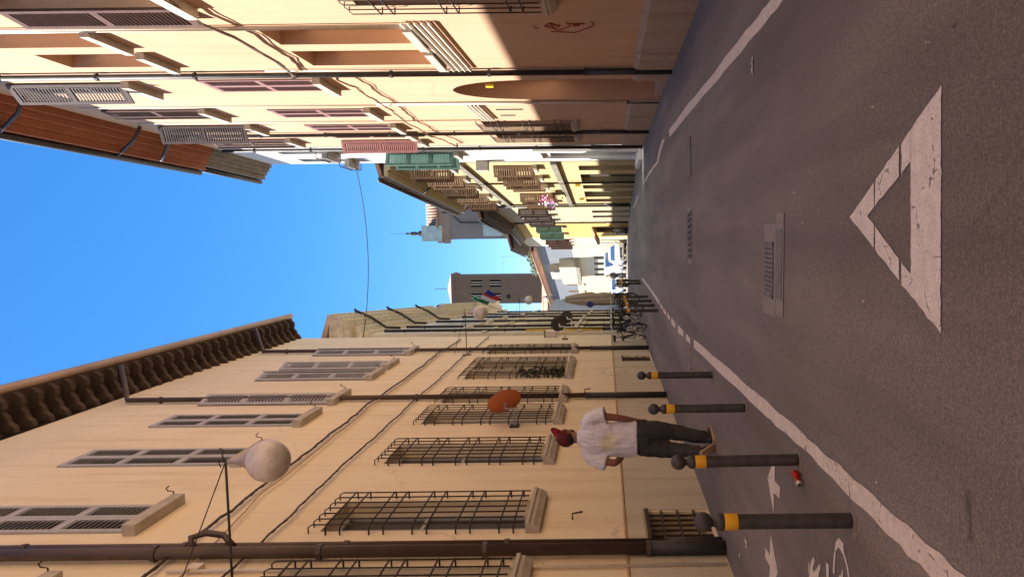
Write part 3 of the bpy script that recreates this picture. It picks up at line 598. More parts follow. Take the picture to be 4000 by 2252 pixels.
R6.wall(M_R4, 8.2, 5, z0=-2); eave(R6, 8.1, .8, M_WOODD, 0, R6.L, 2); R6.roof(8.4, .85, 5, .3)
R7 = Fac('grey_house', 'grey house with ivory lower storey and projecting bay, closing the view', (-1.5, 66.05), (-8.6, 88))
for c in (4, 6.2, 8.4, 10.6): R7.opening(c - .55, c + .55, -2.2, 2.2, .25); MB().box(c - .55, c + .55, -.3, -.25, -2.1, 2.2).obj('louvred_door', flat('ivory_louvre', (.68, .60, .45), .7, var=.1), R7.root)
for c in (15, 18.5): shutter_window(R7, c - .5, c + .5, 3.6, 5.4, M_SHW, (0, 0), sill=(.14, .12), sillm=M_SILLW)
R7.wall(M_R7, 7.6, 4, z0=-2.6)
lo = MB(); S = [0, 3.44, 4.56, 5.64, 6.76, 7.84, 8.96, 10.04, 11.16, R7.L]
for i in range(0, len(S), 2): lo.box(S[i], S[i + 1], -.02, .03, -2.4, 4.2)
for i in range(1, len(S) - 1, 2): lo.box(S[i], S[i + 1], -.02, .03, 2.2, 4.2)
lo.obj('lower_storey', M_R7C, R7.root)
by = MB().box(4.2, 11.2, 0, .9, 4.0, 5.6).obj('bay', M_R7C, R7.root); MB().box(6.2, 9.0, .0, .86, 5.6, 6.6).obj('bay_top', M_R7C, by); MB().box(4.0, 11.4, -.02, 1.0, 3.6, 3.99).obj('bay_base', M_GREYS, by); MB().box(5.4, 6.1, .905, .93, 5.7, 6.2).obj('bay_window', M_GLASS, by)
eave(R7, 7.5, .5, flat('salmon_eave', (.62, .33, .20), .8), 0, R7.L, 2, gut=MATS['salmon_eave']); R7.roof(7.75, .55, 4, .3)
# tall grey block with a green copper cap, above the roofs
CH = thing('church_block', 'tall grey rendered block with tiled roof and green copper corner cap, above the right roofs', 'building', (0, 78, .7))
MB().box(-.9, 8, 0, 9, -3, 17.2).obj('wall', M_CHG, CH); MB().box(-.95, 8.05, -.1, 9, 17.2, 18.4).obj('cornice', plaster('brown_cornice', (.30, .22, .16), stain=.5), CH)
rt = MB(); rt.hexa([(.2, -.4, 18.4), (8.5, -.4, 18.4), (8.5, 9, 18.4), (.2, 9, 18.4), (.6, 3.0, 20.3), (8.5, 3.0, 20.3), (8.5, 5, 20.3), (.6, 5, 20.3)]); rfo = rt.obj('roof', M_TILE, CH)
tl = shared('tile_row', lambda: MB().tube([(0, -.45, 0.02), (0, 3.0, 1.95)], .13, 6).mesh('tile_row', True))
for k in range(26): place('tile_row', tl, M_TILE, rfo, (.45 + .31 * k, 0, 18.42))
cp = MB().box(-1.1, .6, -.3, 3, 18.0, 20.2).obj('copper_cap', M_COPPER, CH); MB().lathe([(.30, 20.2), (.30, 20.8), (.12, 20.85), (.2, 21.2), (.2, 21.7), (.06, 21.8), (.12, 22.1), (.02, 22.4), (.01, 24.0)], 8, (-.25, 1, 0)).obj('finial', M_IRON, cp)
for k, (x, z) in enumerate(((-1.35, 17.2), (-1.3, 17.9))): MB().box(x, -.8, -.2, .5, z, z + .6).obj('corbel', plaster('brown_cornice', (.3, .22, .16)), CH)
MB().box(-.6, .6, -.03, .0, 11.5, 13.6).obj('copper_panel', M_COPPER, CH); MB().tube([(.9, -.08, 4), (.9, -.08, 16), (2.0, -.08, 17), (2.0, -.08, 18)], .09, 6).obj('downpipe', M_PIPED, CH)
# brick bell tower
TW = thing('brick_tower', 'tall brown brick tower with paired arched openings and low roof, far down the street', 'tower', (-12.5, 152, -2), .0)
zt = 35.0; tb = MB()
ops = [(-1.55, 29.2, 31.6), (1.3, 29.2, 31.6), (-1.55, 25.2, 27.6), (1.3, 25.2, 27.6)]
Sx = [-3, -2.3, -.8, .55, 2.05, 3]; Zz = [0, 25.2, 27.6, 29.2, 31.6, zt]
for i in range(5):
    for j in range(5):
        if i in (1, 3) and j in (1, 3): continue
        tb.quad((Sx[i], 0, Zz[j]), (Sx[i + 1], 0, Zz[j]), (Sx[i + 1], 0, Zz[j + 1]), (Sx[i], 0, Zz[j + 1]))
for i in (1, 3):
    for j in (1, 3):
        a, b, c, d = Sx[i], Sx[i + 1], Zz[j], Zz[j + 1]
        tb.quad((a, 0, c), (a, 0, d), (a, .6, d), (a, .6, c)); tb.quad((b, 0, c), (b, 0, d), (b, .6, d), (b, .6, c)); tb.quad((a, 0, d), (b, 0, d), (b, .6, d), (a, .6, d)); tb.quad((a, 0, c), (b, 0, c), (b, .6, c), (a, .6, c))
tb.quad((3, 0, 0), (3, 6, 0), (3, 6, zt), (3, 0, zt)); tb.quad((-3, 0, 0), (-3, 6, 0), (-3, 6, zt), (-3, 0, zt)); tb.quad((-3, 6, 0), (3, 6, 0), (3, 6, zt), (-3, 6, zt)); tb.obj('wall', M_BRICK, TW)
for i in (1, 3):
    for j in (1, 3):
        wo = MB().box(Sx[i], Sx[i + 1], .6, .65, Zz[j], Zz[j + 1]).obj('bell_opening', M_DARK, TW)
        for q in (.33, .67): MB().box(Sx[i] + 1.5 * q - .09, Sx[i] + 1.5 * q + .09, .1, .3, Zz[j], Zz[j + 1]).obj('colonnette', M_R4, wo)
for x, z in ((-1.5, 23.6), (1.6, 12.8)): MB().lathe([(.02, -.06), (.45, -.06), (.45, .02), (.02, .02)], 14, (x, 0, z), 'y').obj('round_window', M_DARK, TW)
MB().box(1.0, 2.1, -.04, .02, 11.8, 14.2).obj('slit_window', M_DARK, TW)
MB().box(-3.25, 3.25, -.25, 6.2, zt, zt + .7).obj('cornice', flat('tower_cornice', (.16, .10, .08), .9), TW)
tr = MB(); tr.add([(-3.5, -.5, zt + .7), (3.5, -.5, zt + .7), (3.5, 6.5, zt + .7), (-3.5, 6.5, zt + .7), (0, 3, zt + 2.2)], [(0, 1, 4), (1, 2, 4), (2, 3, 4), (3, 0, 4), (0, 1, 2, 3)]); tr.obj('roof', flat('pale_tile', (.33, .22, .155), .85, var=.2), TW)
MB().tube([(0, 3, zt + 2.1), (0, 3, zt + 5)], .06, 5).obj('cross', M_IRON, TW)
# pale end of the view on the left
E9 = Fac('white_flats', 'white building with pipes and windows behind the furled parasol, far end', (-20, 92), (-6.5, 97))
for c in (3, 6, 9, 12):
    for z in (0.5, 4.2): shutter_window(E9, c - .5, c + .5, z, z + 1.9, M_SHGB, (1.5, 1.5), sill=(.14, .12))
E9.wall(M_R2, 8.2, 6, z0=-3); E9.roof(8.2, .5, 6, .3)
# hedge of roof plants and aerial on the grey house
rp = thing('roof_garden', 'green plants growing along the roof edge of the grey house', 'plants', R7.world((3.5, -.8, 8.3)), R7.rz); lv = MB()
for k in range(420):
    c = Vector((random.uniform(0, 9), random.gauss(0, .2), .2 + abs(random.gauss(.12, .18)))); d = Vector((random.gauss(0, 1), random.gauss(0, 1), random.gauss(0, 1))).normalized() * .16; e = d.orthogonal().normalized() * .09; lv.poly([c - d, c + e, c + d, c - e])
tag(lv.obj('foliage', M_LEAF, rp), kind='stuff')
for k in range(6): MB().lathe([(.14, 0), (.2, .35)], 8, (.7 + 1.5 * k, 0, 0)).obj('pot', M_TILE, rp)
ae = thing('roof_aerial', 'thin television aerial standing on the grey house roof', 'aerial', R7.world((9, -1.6, 8.3))); MB().tube([(0, 0, 0), (0, 0, 3.6)], .02, 5).obj('mast', M_GREY, ae); MB().tube([(-1.3, 0, 3.5), (.2, 0, 3.5)], .015, 5).obj('boom', M_GREY, ae)
for k in range(5): MB().tube([(-1.2 + .3 * k, -.2, 3.5), (-1.2 + .3 * k, .2, 3.5)], .008, 4).obj('rod', M_GREY, ae)

# ================================================================== road markings (photo pixels cast on to the road)
def marking(name, label, polys, mat=M_PAINT, dz=.004, cat='road marking', group=None, jit=0.0, sub=0):
    rnd = random.Random(len(label)); mb = MB(); o = None
    for poly in polys:
        P = []
        for i in range(len(poly)):
            a, b = poly[i], poly[(i + 1) % len(poly)]; n = max(1, int(math.hypot(b[0] - a[0], b[1] - a[1]) / sub)) if sub else 1
            for j in range(n): P.append((a[0] + (b[0] - a[0]) * j / n, a[1] + (b[1] - a[1]) * j / n))
        G = [gnd(*p, dz) for p in P]
        if jit: G = [q + Vector((rnd.gauss(0, jit), rnd.gauss(0, jit), 0)) for q in G]
        if o is None: o = G[0].copy()
        mb.poly([q - o for q in G])
    bm = mb.mesh(name); 
    return tag(place(name, bm, mat, loc=o), label, cat, group)
def ribbon(name, label, edges_a, edges_b, mat=M_PAINT, jit=.006, dz=.004):
    rnd = random.Random(3); A = []; B = []
    def res(e):
        out = []
        for i in range(len(e) - 1):
            pa, pb = gnd(*e[i], dz), gnd(*e[i + 1], dz)
            for j in range(8): out.append(pa.lerp(pb, j / 8))
        return out + [gnd(*e[-1], dz)]
    A, B = res(edges_a), res(edges_b); o = A[0].copy(); mb = MB()
    wob = lambda i, p: Vector((rnd.gauss(0, jit * .25) + jit * (math.sin(i * .9 + p) + .6 * math.sin(i * .37 + 2 * p)), 0, 0)); A = [q - o + wob(i, 1) for i, q in enumerate(A)]; B = [q - o + wob(i, 2.6) for i, q in enumerate(B)]
    n = len(A); mb.add(A + B, [(i, i + 1, n + i + 1, n + i) for i in range(n - 1)])
    return tag(mb.obj(name, mat, loc=o), label, 'road marking')
ribbon('painted_line', 'long white painted line beside the row of bollards', [(3930, 2392), (3777, 2252), (3660, 2151), (3509, 2015), (3330, 1860), (3217, 1763), (3136, 1689), (2998, 1567), (2847, 1438), (2711, 1324)],
       [(3800, 2380), (3649, 2252), (3560, 2170), (3466, 2081), (3287, 1899), (3171, 1782), (3070, 1689), (2998, 1629), (2847, 1485), (2711, 1356)])
ribbon('painted_line', 'white painted line along the right edge of the road', [(3130, -90), (3062, 0), (3000, 80), (2905, 190), (2800, 318), (2700, 433), (2616, 536)], [(3080, -95), (3012, 0), (2960, 66), (2870, 180), (2775, 303), (2690, 406), (2614, 509)])
ribbon('painted_line', 'faded curved white line by the white house, far right', [(2597, 545), (2584, 582), (2573, 633), (2547, 668), (2527, 699), (2492, 769), (2478, 812)], [(2588, 545), (2576, 582), (2566, 630), (2541, 664), (2522, 695), (2489, 766), (2475, 810)])
ribbon('painted_line', 'white line beyond the dashes at the far bollards', [(2577, 1192), (2560, 1165), (2540, 1135), (2518, 1104), (2506, 1086)], [(2577, 1176), (2562, 1153), (2544, 1127), (2521, 1098), (2509, 1082)])
for k, (x0, x1, y0, y1) in enumerate(((2680, 2697, 1299, 1343), (2649, 2671, 1268, 1316), (2623, 2639, 1239, 1281), (2607, 2617, 1218, 1252), (2592, 2602, 1200, 1231), (2580, 2589, 1182, 1211))):
    marking('painted_dash', 'white square dash, number %s from the end of the long line by the bollards' % ('one', 'two', 'three', 'four', 'five', 'six')[k], [[(x0, y0), (x1, y0 + (y1 - y0) * .5), (x1, y1), (x0, y0 + (y1 - y0) * .62)]], group='square dashes in a row')
yoR = lambda x: 848 - (x - 3322) * (513 / 358); yiR = lambda x: 841 - (x - 3390) * (208 / 171); yoL = lambda x: 848 + (x - 3322) * (453 / 356); yiL = lambda x: 841 + (x - 3390) * (231 / 171)
marking('give_way_triangle', 'large white give way triangle painted on the asphalt in the foreground', [
    [(3322, 848), (3417, yoR(3417)), (3417, yiR(3417)), (3390, 841), (3417, yiL(3417)), (3417, yoL(3417))],
    [(3421, yoR(3421)), (3515, yoR(3515)), (3515, yiR(3515)), (3421, yiR(3421))], [(3421, yoL(3421)), (3515, yoL(3515)), (3515, yiL(3515)), (3421, yiL(3421))],
    [(3525, yoR(3525)), (3561, yoR(3561)), (3561, yiR(3561)), (3525, yiR(3525))], [(3525, yoL(3525)), (3561, yoL(3561)), (3561, yiL(3561)), (3525, yiL(3525))],
    [(3561, yoR(3561)), (3680, 335), (3678, 1301), (3561, yoL(3561)), (3561, 1075), (3561, 630)]], mat=roadpaint('triangle_paint', (.74, .68, .62), .8), jit=.0022, sub=24)
Z6 = lambda pts: [(2780 + a / 3.2086, 1800 + b / 3.2086) for a, b in pts]
marking('direction_arrow', 'white cycle lane arrow behind the red drink can', [Z6([(770, 20), (798, 50), (795, 245), (862, 320), (860, 470), (783, 390), (783, 620), (778, 630), (720, 270), (705, 205)])], jit=.002, sub=30)
marking('direction_arrow', 'white cycle lane arrow left of the nearest bollard', [Z6([(745, 910), (780, 1090), (838, 1395), (800, 1480), (740, 1700), (722, 1500), (738, 1320), (672, 1195), (680, 1075), (735, 1175)])], jit=.002, sub=30)
marking('bicycle_symbol', 'white bicycle symbol on the cycle lane at the picture edge, beside the nearest bollard', [
    Z6([(1540, 1410), (1525, 1380), (1540, 1160), (1560, 1010), (1605, 965), (1660, 1035), (1665, 1120), (1720, 1330), (1745, 1500), (1725, 1500), (1700, 1310), (1655, 1170), (1600, 1070), (1565, 1120), (1550, 1290), (1550, 1410)]),
    Z6([(1285, 1190), (1297, 1240), (1275, 1330), (1290, 1395), (1365, 1280), (1370, 1330), (1340, 1480), (1225, 1480), (1240, 1330), (1260, 1240)]), Z6([(1222, 1265), (1231, 1268), (1224, 1400), (1215, 1400)]), Z6([(1445, 1265), (1475, 1290), (1478, 1490), (1448, 1490), (1440, 1360)]), Z6([(1640, 1355), (1655, 1380), (1660, 1490), (1590, 1490), (1612, 1425), (1630, 1430)])], jit=.002, sub=30)

# ------------------------------------------------------------------ iron gratings let into the road
def grating(label, a, b, wd, rows, cols, patch=True, pl=.25):
    p, q = gnd(*a), gnd(*b); d = q - p; Lg = d.length; o = thing('drain_grating', label, 'drain', (p + q) / 2 + Vector((0, 0, .003)), math.atan2(d.y, d.x), 'drain gratings in the road'); h = Lg / 2; hw = wd / 2
    if patch: MB().box(-h - pl, h + pl, -hw - .05, hw + .05, -.02, .001).obj('concrete_surround', flat('patch_concrete', (.25, .22, .20), .85, var=.2, vs=16, bmp=.3), o)
    MB().box(-h, h, -hw, hw, .0, .0035).obj('sump', M_DARK, o)
    fr = MB(); fr.box(-h, h, -hw, -hw + .02, .002, .009); fr.box(-h, h, hw - .02, hw, .002, .009); fr.box(-h, -h + .03, -hw, hw, .002, .009); fr.box(h - .03, h, -hw, hw, .002, .009)
    fr.obj('frame', M_GRATE, o)
    for k in range(1, cols): x = -h + Lg * k / cols; MB().box(x - .012, x + .012, -hw + .02, hw - .02, .002, .0085).obj('bar', M_GRATE, o)
    for k in range(1, rows): y = -hw + wd * k / rows; MB().box(-h + .02, h - .02, y - .008, y + .008, .002, .008).obj('bar', M_GRATE, o)
    return o
grating('slotted iron drain grating nearest the give way triangle', (3006, 1160), (3008, 944), .27, 4, 12, True, .13)
cv = gnd(3047, 1030); c2 = thing('cover_plate', 'rough iron cover plate beside the nearest drain grating', 'cover', cv + Vector((0, 0, .003))); MB().box(-.36, .35, -.115, .10, 0, .004).obj('concrete_surround', MATS['patch_concrete'], c2); MB().box(-.25, .24, -.085, .075, .003, .009).obj('plate', M_GRATE, c2)
grating('narrow iron drain grating in mid road beyond the nearest one', (2697, 1012), (2695, 825), .45, 5, 8, True, .06)
grating('long iron drain grating towards the arched doorway', (2695, 692), (2693, 545), .36, 2, 18, False)

# ================================================================== bollards
def bollard_proto():
    r = thing('bollard', 'x', 'bollard'); P = MB()
    P.lathe([(.040, 0), (.038, .02), (.037, .62), (.037, .665)], 18); P.obj('post', M_BOL, r, True)
    MB().lathe([(.0395, .60), (.0405, .602), (.0405, .668), (.0395, .67)], 18).obj('yellow_band', M_YEL, r, True)
    MB().lathe([(.037, .668), (.042, .675), (.042, .70), (.034, .712), (.022, .722), (.022, .733)], 18).obj('collar', M_BOL, r, True)
    MB().sphere((0, 0, .777), .049, 18, 12).obj('ball', M_BOL, r, True)
    rnd = random.Random(5); MB().prism([(.105 * math.cos(a) * rnd.uniform(.75, 1.25), .085 * math.sin(a) * rnd.uniform(.75, 1.25), -.01) for a in [2 * pi * k / 14 for k in range(14)]], (0, 0, .014)).obj('concrete_collar', M_CONC, r)
    return r
bp = bollard_proto(); first = True
bol = [((3325, 2031), .95, 'bollard nearest the camera, black with yellow band and ball top'), ((3118, 1794), .98, 'bollard with the red can at its foot, second from the camera'), ((2911, 1592), 1.03, 'third bollard from the camera, just past the walking person'), ((2784, 1463), 1.04, 'fourth bollard, last before the wide gap in the row'),
       ((2571, 1212), 1.07, 'first bollard of the far cluster, beside the bicycles'), ((2558, 1192), 1.06, 'second bollard of the far cluster beside the bicycles'), ((2545, 1174), 1.05, 'third bollard of the far cluster beside the bicycles'), ((2532, 1158), 1.03, 'fourth bollard of the far cluster beside the bicycles'),
       ((2504, 1106), 1.0, 'nearer bollard of the farthest pair in front of the scooters'), ((2499, 1096), 1.0, 'farther bollard of the farthest pair in front of the scooters')]
for (px, py), s, lab in bol:
    o = bp if first else copytree(bp); first = False; o.location = gnd(px, py); o.scale = (1, 1, s); o.rotation_euler = (random.uniform(-.012, .012), random.uniform(-.012, .012), px); tag(o, lab, 'bollard', 'bollards along the cycle lane')
# ------------------------------------------------------------------ litter
cn = gnd(3130, 1866); can = thing('drink_can', 'crushed red and silver drink can lying by the second bollard', 'can', cn + Vector((0, 0, .026)), 1.25)
cb = MB(); rs = []
for k in range(9):
    t = k / 8; r = .026 * (1 - .35 * math.exp(-((t - .55) / .18) ** 2)); rs.append([(.052 - .104 * t, r * math.cos(2 * pi * j / 14) * (1 - .25 * math.exp(-((t - .5) / .2) ** 2)), r * math.sin(2 * pi * j / 14)) for j in range(14)])
cb.rings(rs); cb.obj('can_body', M_CANR, can, True); MB().lathe([(.0265, -.056), (.0268, -.052), (.024, -.050)], 14, (0, 0, 0), 'x').obj('can_top', M_ALU, can, True); MB().lathe([(.002, -.0575), (.009, -.0575), (.009, -.0565), (.002, -.0565)], 8, (0, .008, 0), 'x').obj('can_hole', M_DARK, can); MB().lathe([(.0255, .052), (.0235, .057)], 14, (0, 0, 0), 'x').obj('can_base', M_ALU, can, True)
def scrap(label, px, py, l, wd, rz, mat=M_PAPER, h=.012, name='paper_scrap', cat='litter'):
    rnd = random.Random(int(px)); mb = MB(); n = 6; pts = [[(l * (k / n - .5), wd * (.5 if s else -.5) * rnd.uniform(.5, 1.2), .004 + h * rnd.random()) for k in range(n + 1)] for s in (0, 1)]
    mb.add(pts[0] + pts[1], [(i, i + 1, n + 2 + i, n + 1 + i) for i in range(n)]); mb.add([Vector(p) - Vector((0, 0, .003)) for p in pts[0] + pts[1]], [(i, i + 1, n + 2 + i, n + 1 + i) for i in range(n)])
    return tag(mb.obj(name, mat, loc=gnd(px, py), rz=rz), label, cat, 'scraps of litter on the road')
scrap('white paper scrap lying on the road near the right hand line', 2943, 257, .14, .03, .1); scrap('dry twig lying in the right foreground of the cycle lane', 3788, 2010, .17, .012, .15, M_CONC, .02, 'dry_twig')
scrap('white paper scrap at the foot of the brown downpipes', 2918, 2115, .10, .03, .4); scrap('small white scrap against the cream wall by the pale pipe', 2893, 2170, .05, .025, 1.2); scrap('red and white paper strip on the road near the dashes', 2701, 1392, .35, .02, .2, flat('red_litter', (.5, .12, .08), .8))
for k in range(46):
    px, py = random.choice([(random.uniform(2640, 2900), random.uniform(1500, 2240)), (random.uniform(2540, 2760), random.uniform(20, 420)), (random.uniform(2900, 3900), random.uniform(100, 2200))]); p = gnd(px, py)
    if abs(p.x) > 3.2: continue
    scrap('tiny pale crumb of litter on the asphalt', px, py, random.uniform(.008, .022), .008, random.uniform(0, 3), random.choice((M_PAPER, M_CONC)), .006, 'litter_crumb')

# ================================================================== street lamps on wall arms
def lamp(label, wallp, tip, r, stay=.35):
    o = thing('wall_lamp', label, 'street lamp', wallp, 0, 'globe street lamps on wall arms'); d = Vector(tip) - Vector(wallp); e = Vector((d.x, d.y, 0)); e.normalize()
    MB().tube([(0, 0, 0), d], .012, 8).obj('arm', M_PIPED, o, True); MB().tube([Vector((0, 0, stay)), d], .006, 5).obj('stay', M_IRON, o)
    MB().box(-.02, .01, -.06, .06, -.12, .12).obj('wall_plate', M_PIPED, o); c = MB()
    c.tube([d + e * .0, d + e * .06 + Vector((0, 0, .03)), d + e * .10 + Vector((0, 0, .0)), d + e * .13 + Vector((0, 0, .05))], .007, 5); c.tube([d, d + Vector((0, 0, .07)), d + Vector((0, 0, .05)) - e * .06], .007, 5); c.obj('scroll', M_IRON, o)
    q = d - Vector((0, 0, .02)); MB().lathe([(.022, 0), (.022, -.05), (.035, -.10), (.055, -.16), (.085, -.20), (.088, -.225)], 16, q).obj('lamp_collar', M_LAMPM, o, True)
    MB().sphere(q + Vector((0, 0, -.19 - r)), r, 22, 14).obj('globe', M_GLOBE, o, True); return o
lamp('large frosted globe lamp on iron arm nearest the camera, over the cream wall', (-3.36, 6.7, 4.86), (-2.17, 6.7, 4.86), .2, .5)
lamp('second frosted globe lamp on the cream wall before the cornice house', (-3.36, 19.3, 4.98), (-2.22, 19.3, 5.0), .2)
lamp('third globe lamp, on the olive grey cornice house', (-4.13, 32.6, 5.1), (-3.2, 32.7, 5.1), .2)
lamp('fourth globe lamp, near the flag on the far left house', (-5.05, 42.8, 4.9), (-4.0, 42.9, 4.9), .2)

# ------------------------------------------------------------------ dishes, box, sign, flag, wire
def dish(label, c, r, wall_x, mat, yaw, tilt, arm=M_GREY):
    o = thing('satellite_dish', label, 'dish', c, 0, 'round dishes on the left walls'); mb = MB(); prof = [(.001, -.02)] + [(r * k / 7, -.02 + .16 * r * (k / 7) ** 2) for k in range(1, 8)] + [(r, .16 * r)] + [(r * k / 7, -.008 + .16 * r * (k / 7) ** 2) for k in range(7, 0, -1)]
    mb.lathe(prof, 26); M = Matrix.Rotation(yaw, 4, 'Z') @ Matrix.Rotation(tilt, 4, 'X'); mb.xf(M); mb.obj('reflector', mat, o, True)
    dx = wall_x - c[0]; bk = M @ Vector((0, 0, -.03)); MB().tube([bk, bk + Vector((-.05, -.12, -.02)), (bk.x - .05, bk.y - .12, -.16), (dx * .4, -.14, -.18), (dx, -.14, -.18)], .02, 6).obj('bracket', arm, o); MB().box(dx - .01, dx + .015, -.24, -.04, -.26, -.1).obj('wall_plate', M_PIPED, o)
    MB().lathe([(.001, -.05), (.03, -.05), (.03, -.02), (.001, -.02)], 8).xf(M).obj('clamp', M_SILLW, o); return o
pd = LB.world((0, 0, 0)); r_ = ray(1972, 1572); tt = (-2.98) / r_.x; dc = r_ * tt + Vector((0, 0, HC)); dish('orange satellite dish on a grey bracket in front of the caged windows', dc, .30, -3.36, M_DISHO, -.72, -1.2)
for k, (px, py, n_, lab) in enumerate(((2183, 1264, .42, 'nearer of the two dark dishes above the bicycles'), (2214, 1238, .42, 'farther of the two dark dishes above the bicycles'))):
    s_, z_ = L2.pix(px, py, n_); wp = L2.world((s_, n_, z_)); wl_ = L2.world((s_, 0, z_)); dish(lab, wp, .235, wl_.x, M_DISHD, -.25 + .25 * k, -1.2, M_WHITE)
bx = LB.pix(2105, 1297, .1); ab = thing('meter_box', 'small pale box fixed to the far end of the cream wall beside the yellow pipe', 'wall box', LB.world((.28, 0, 2.75))); MB().box(0, .2, -.17, .17, 0, .34).obj('box_body', M_COND, ab); MB().box(.0, .21, -.18, .18, .34, .37).obj('lid', M_PIPED, ab); MB().tube([(.1, 0, 0), (.1, 0, -.5)], .02, 6).obj('cable_tail', M_YPIPE, ab)
p = Vector((-3.45, 33, gz(33))); sg = thing('round_sign', 'small round blue road sign on a black post beyond the bicycles', 'sign', p); MB().tube([(0, 0, 0), (0, 0, 2.2)], .03, 8).obj('post', M_PIPED, sg); MB().lathe([(.001, -.05), (.15, -.05), (.15, -.03), (.001, -.03)], 18, (0, 0, 2.05), 'y').obj('sign_face', M_BLUES, sg)
fs, fz = L3.pix(2000, 1195, .0); fl = thing('flag', 'Italian flag with green, white and red stripes on a slanting pole, far left house', 'flag', L3.world((9.2, 0, 7.4))); MB().tube([(0, 0, 0), (1.1, -1.0, 2.4)], .03, 6).obj('pole', M_GREY, fl)
tipf = Vector((1.1, -1.0, 2.4))
for k, mt in enumerate((M_FG, M_FW, M_FR)):
    mb = MB(); a = []; b = []
    for j in range(6):
        t = (k + j / 5) / 3; w_ = .12 * math.sin(t * 9); a.append(Vector((1.05 + .55 * t + w_, -.95 - .5 * t, 2.3 - .9 * t + .1 * math.sin(t * 6)))); b.append(Vector((.65 + .45 * t + w_, -.60 - .2 * t, 1.45 - .95 * t)))
    mb.add(a + b, [(i, i + 1, 7 + i, 6 + i) for i in range(5)]); mb.obj('stripe', mt, fl)
mb = MB(); mb.add([(1.5, -1.4, 1.5), (1.75, -1.5, 1.25), (1.35, -1.0, .8), (1.2, -.95, 1.05)], [(0, 1, 2, 3)]); mb.obj('blue_pennant', M_FB, fl)
a = Vector((-3.32, 22.45, 8.85)); b = Vector((2.44, 24.4, 9.6)); mb = MB(); mb.tube([(b - a) * t - Vector((0, 0, .3 * 4 * t * (1 - t))) for t in [k / 24 for k in range(25)]], .014, 5); tag(mb.obj('overhead_wire', M_CABLE, loc=a), 'thin black wire hanging across the street from the cream house to the white house', 'wire')
# flower boxes
fb = thing('flower_box', 'window box of pink, white and purple flowers on the yellow house', 'flower box', R3.world((8.6, .3, 3.55)), R3.rz); MB().box(-.9, 1.0, -.12, .12, 0, .2).obj('trough', M_TILE, fb)
for nm, mt, x0, x1 in (('pink_flowers', M_PINKF, -.9, -.2), ('white_flowers', M_WHTF, -.3, .5), ('purple_flowers', M_PURF, .5, 1.1), ('foliage', M_LEAF, -.9, 1.0)):
    mb = MB()
    for k in range(90):
        c = Vector((random.uniform(x0, x1), random.gauss(.05, .12), .2 + random.gauss(.05, .17))); d = Vector((random.gauss(0, 1), random.gauss(0, 1), random.gauss(0, 1))).normalized() * .06; e = d.orthogonal().normalized() * .05; mb.poly([c - d, c + e, c + d, c - e])
    tag(mb.obj(nm, mt, fb), kind='stuff')
# furled canvas parasol
pp = Vector((-3.9, 40, gz(40))); pa = thing('furled_parasol', 'tall furled beige canvas parasol standing beyond the bicycles', 'parasol', pp); MB().tube([(0, 0, 0), (0, 0, 3.9)], .03, 8).obj('pole', M_GREY, pa); MB().box(-.35, .35, -.35, .35, 0, .12).obj('base', M_CONC, pa); mb = MB(); rs = []
for k in range(14):
    t = k / 13; z = .95 + 2.75 * t; R_ = .12 + .24 * math.sin(pi * min(1, .18 + t * .8)) ** .8; R_ *= (1 - .25 * math.exp(-((t - .35) / .05) ** 2)); rs.append([(R_ * (1 + .16 * math.sin(7 * a + t * 3)) * math.cos(a), R_ * (1 + .16 * math.sin(7 * a + t * 3)) * math.sin(a), z + .05 * math.sin(3 * a)) for a in [2 * pi * j / 40 for j in range(40)]])
mb.rings(rs); mb.obj('canopy', M_TARP, pa, True); MB().torus((0, 0, 1.9), .27, .02, 'z').obj('tie', M_GREYS, pa)

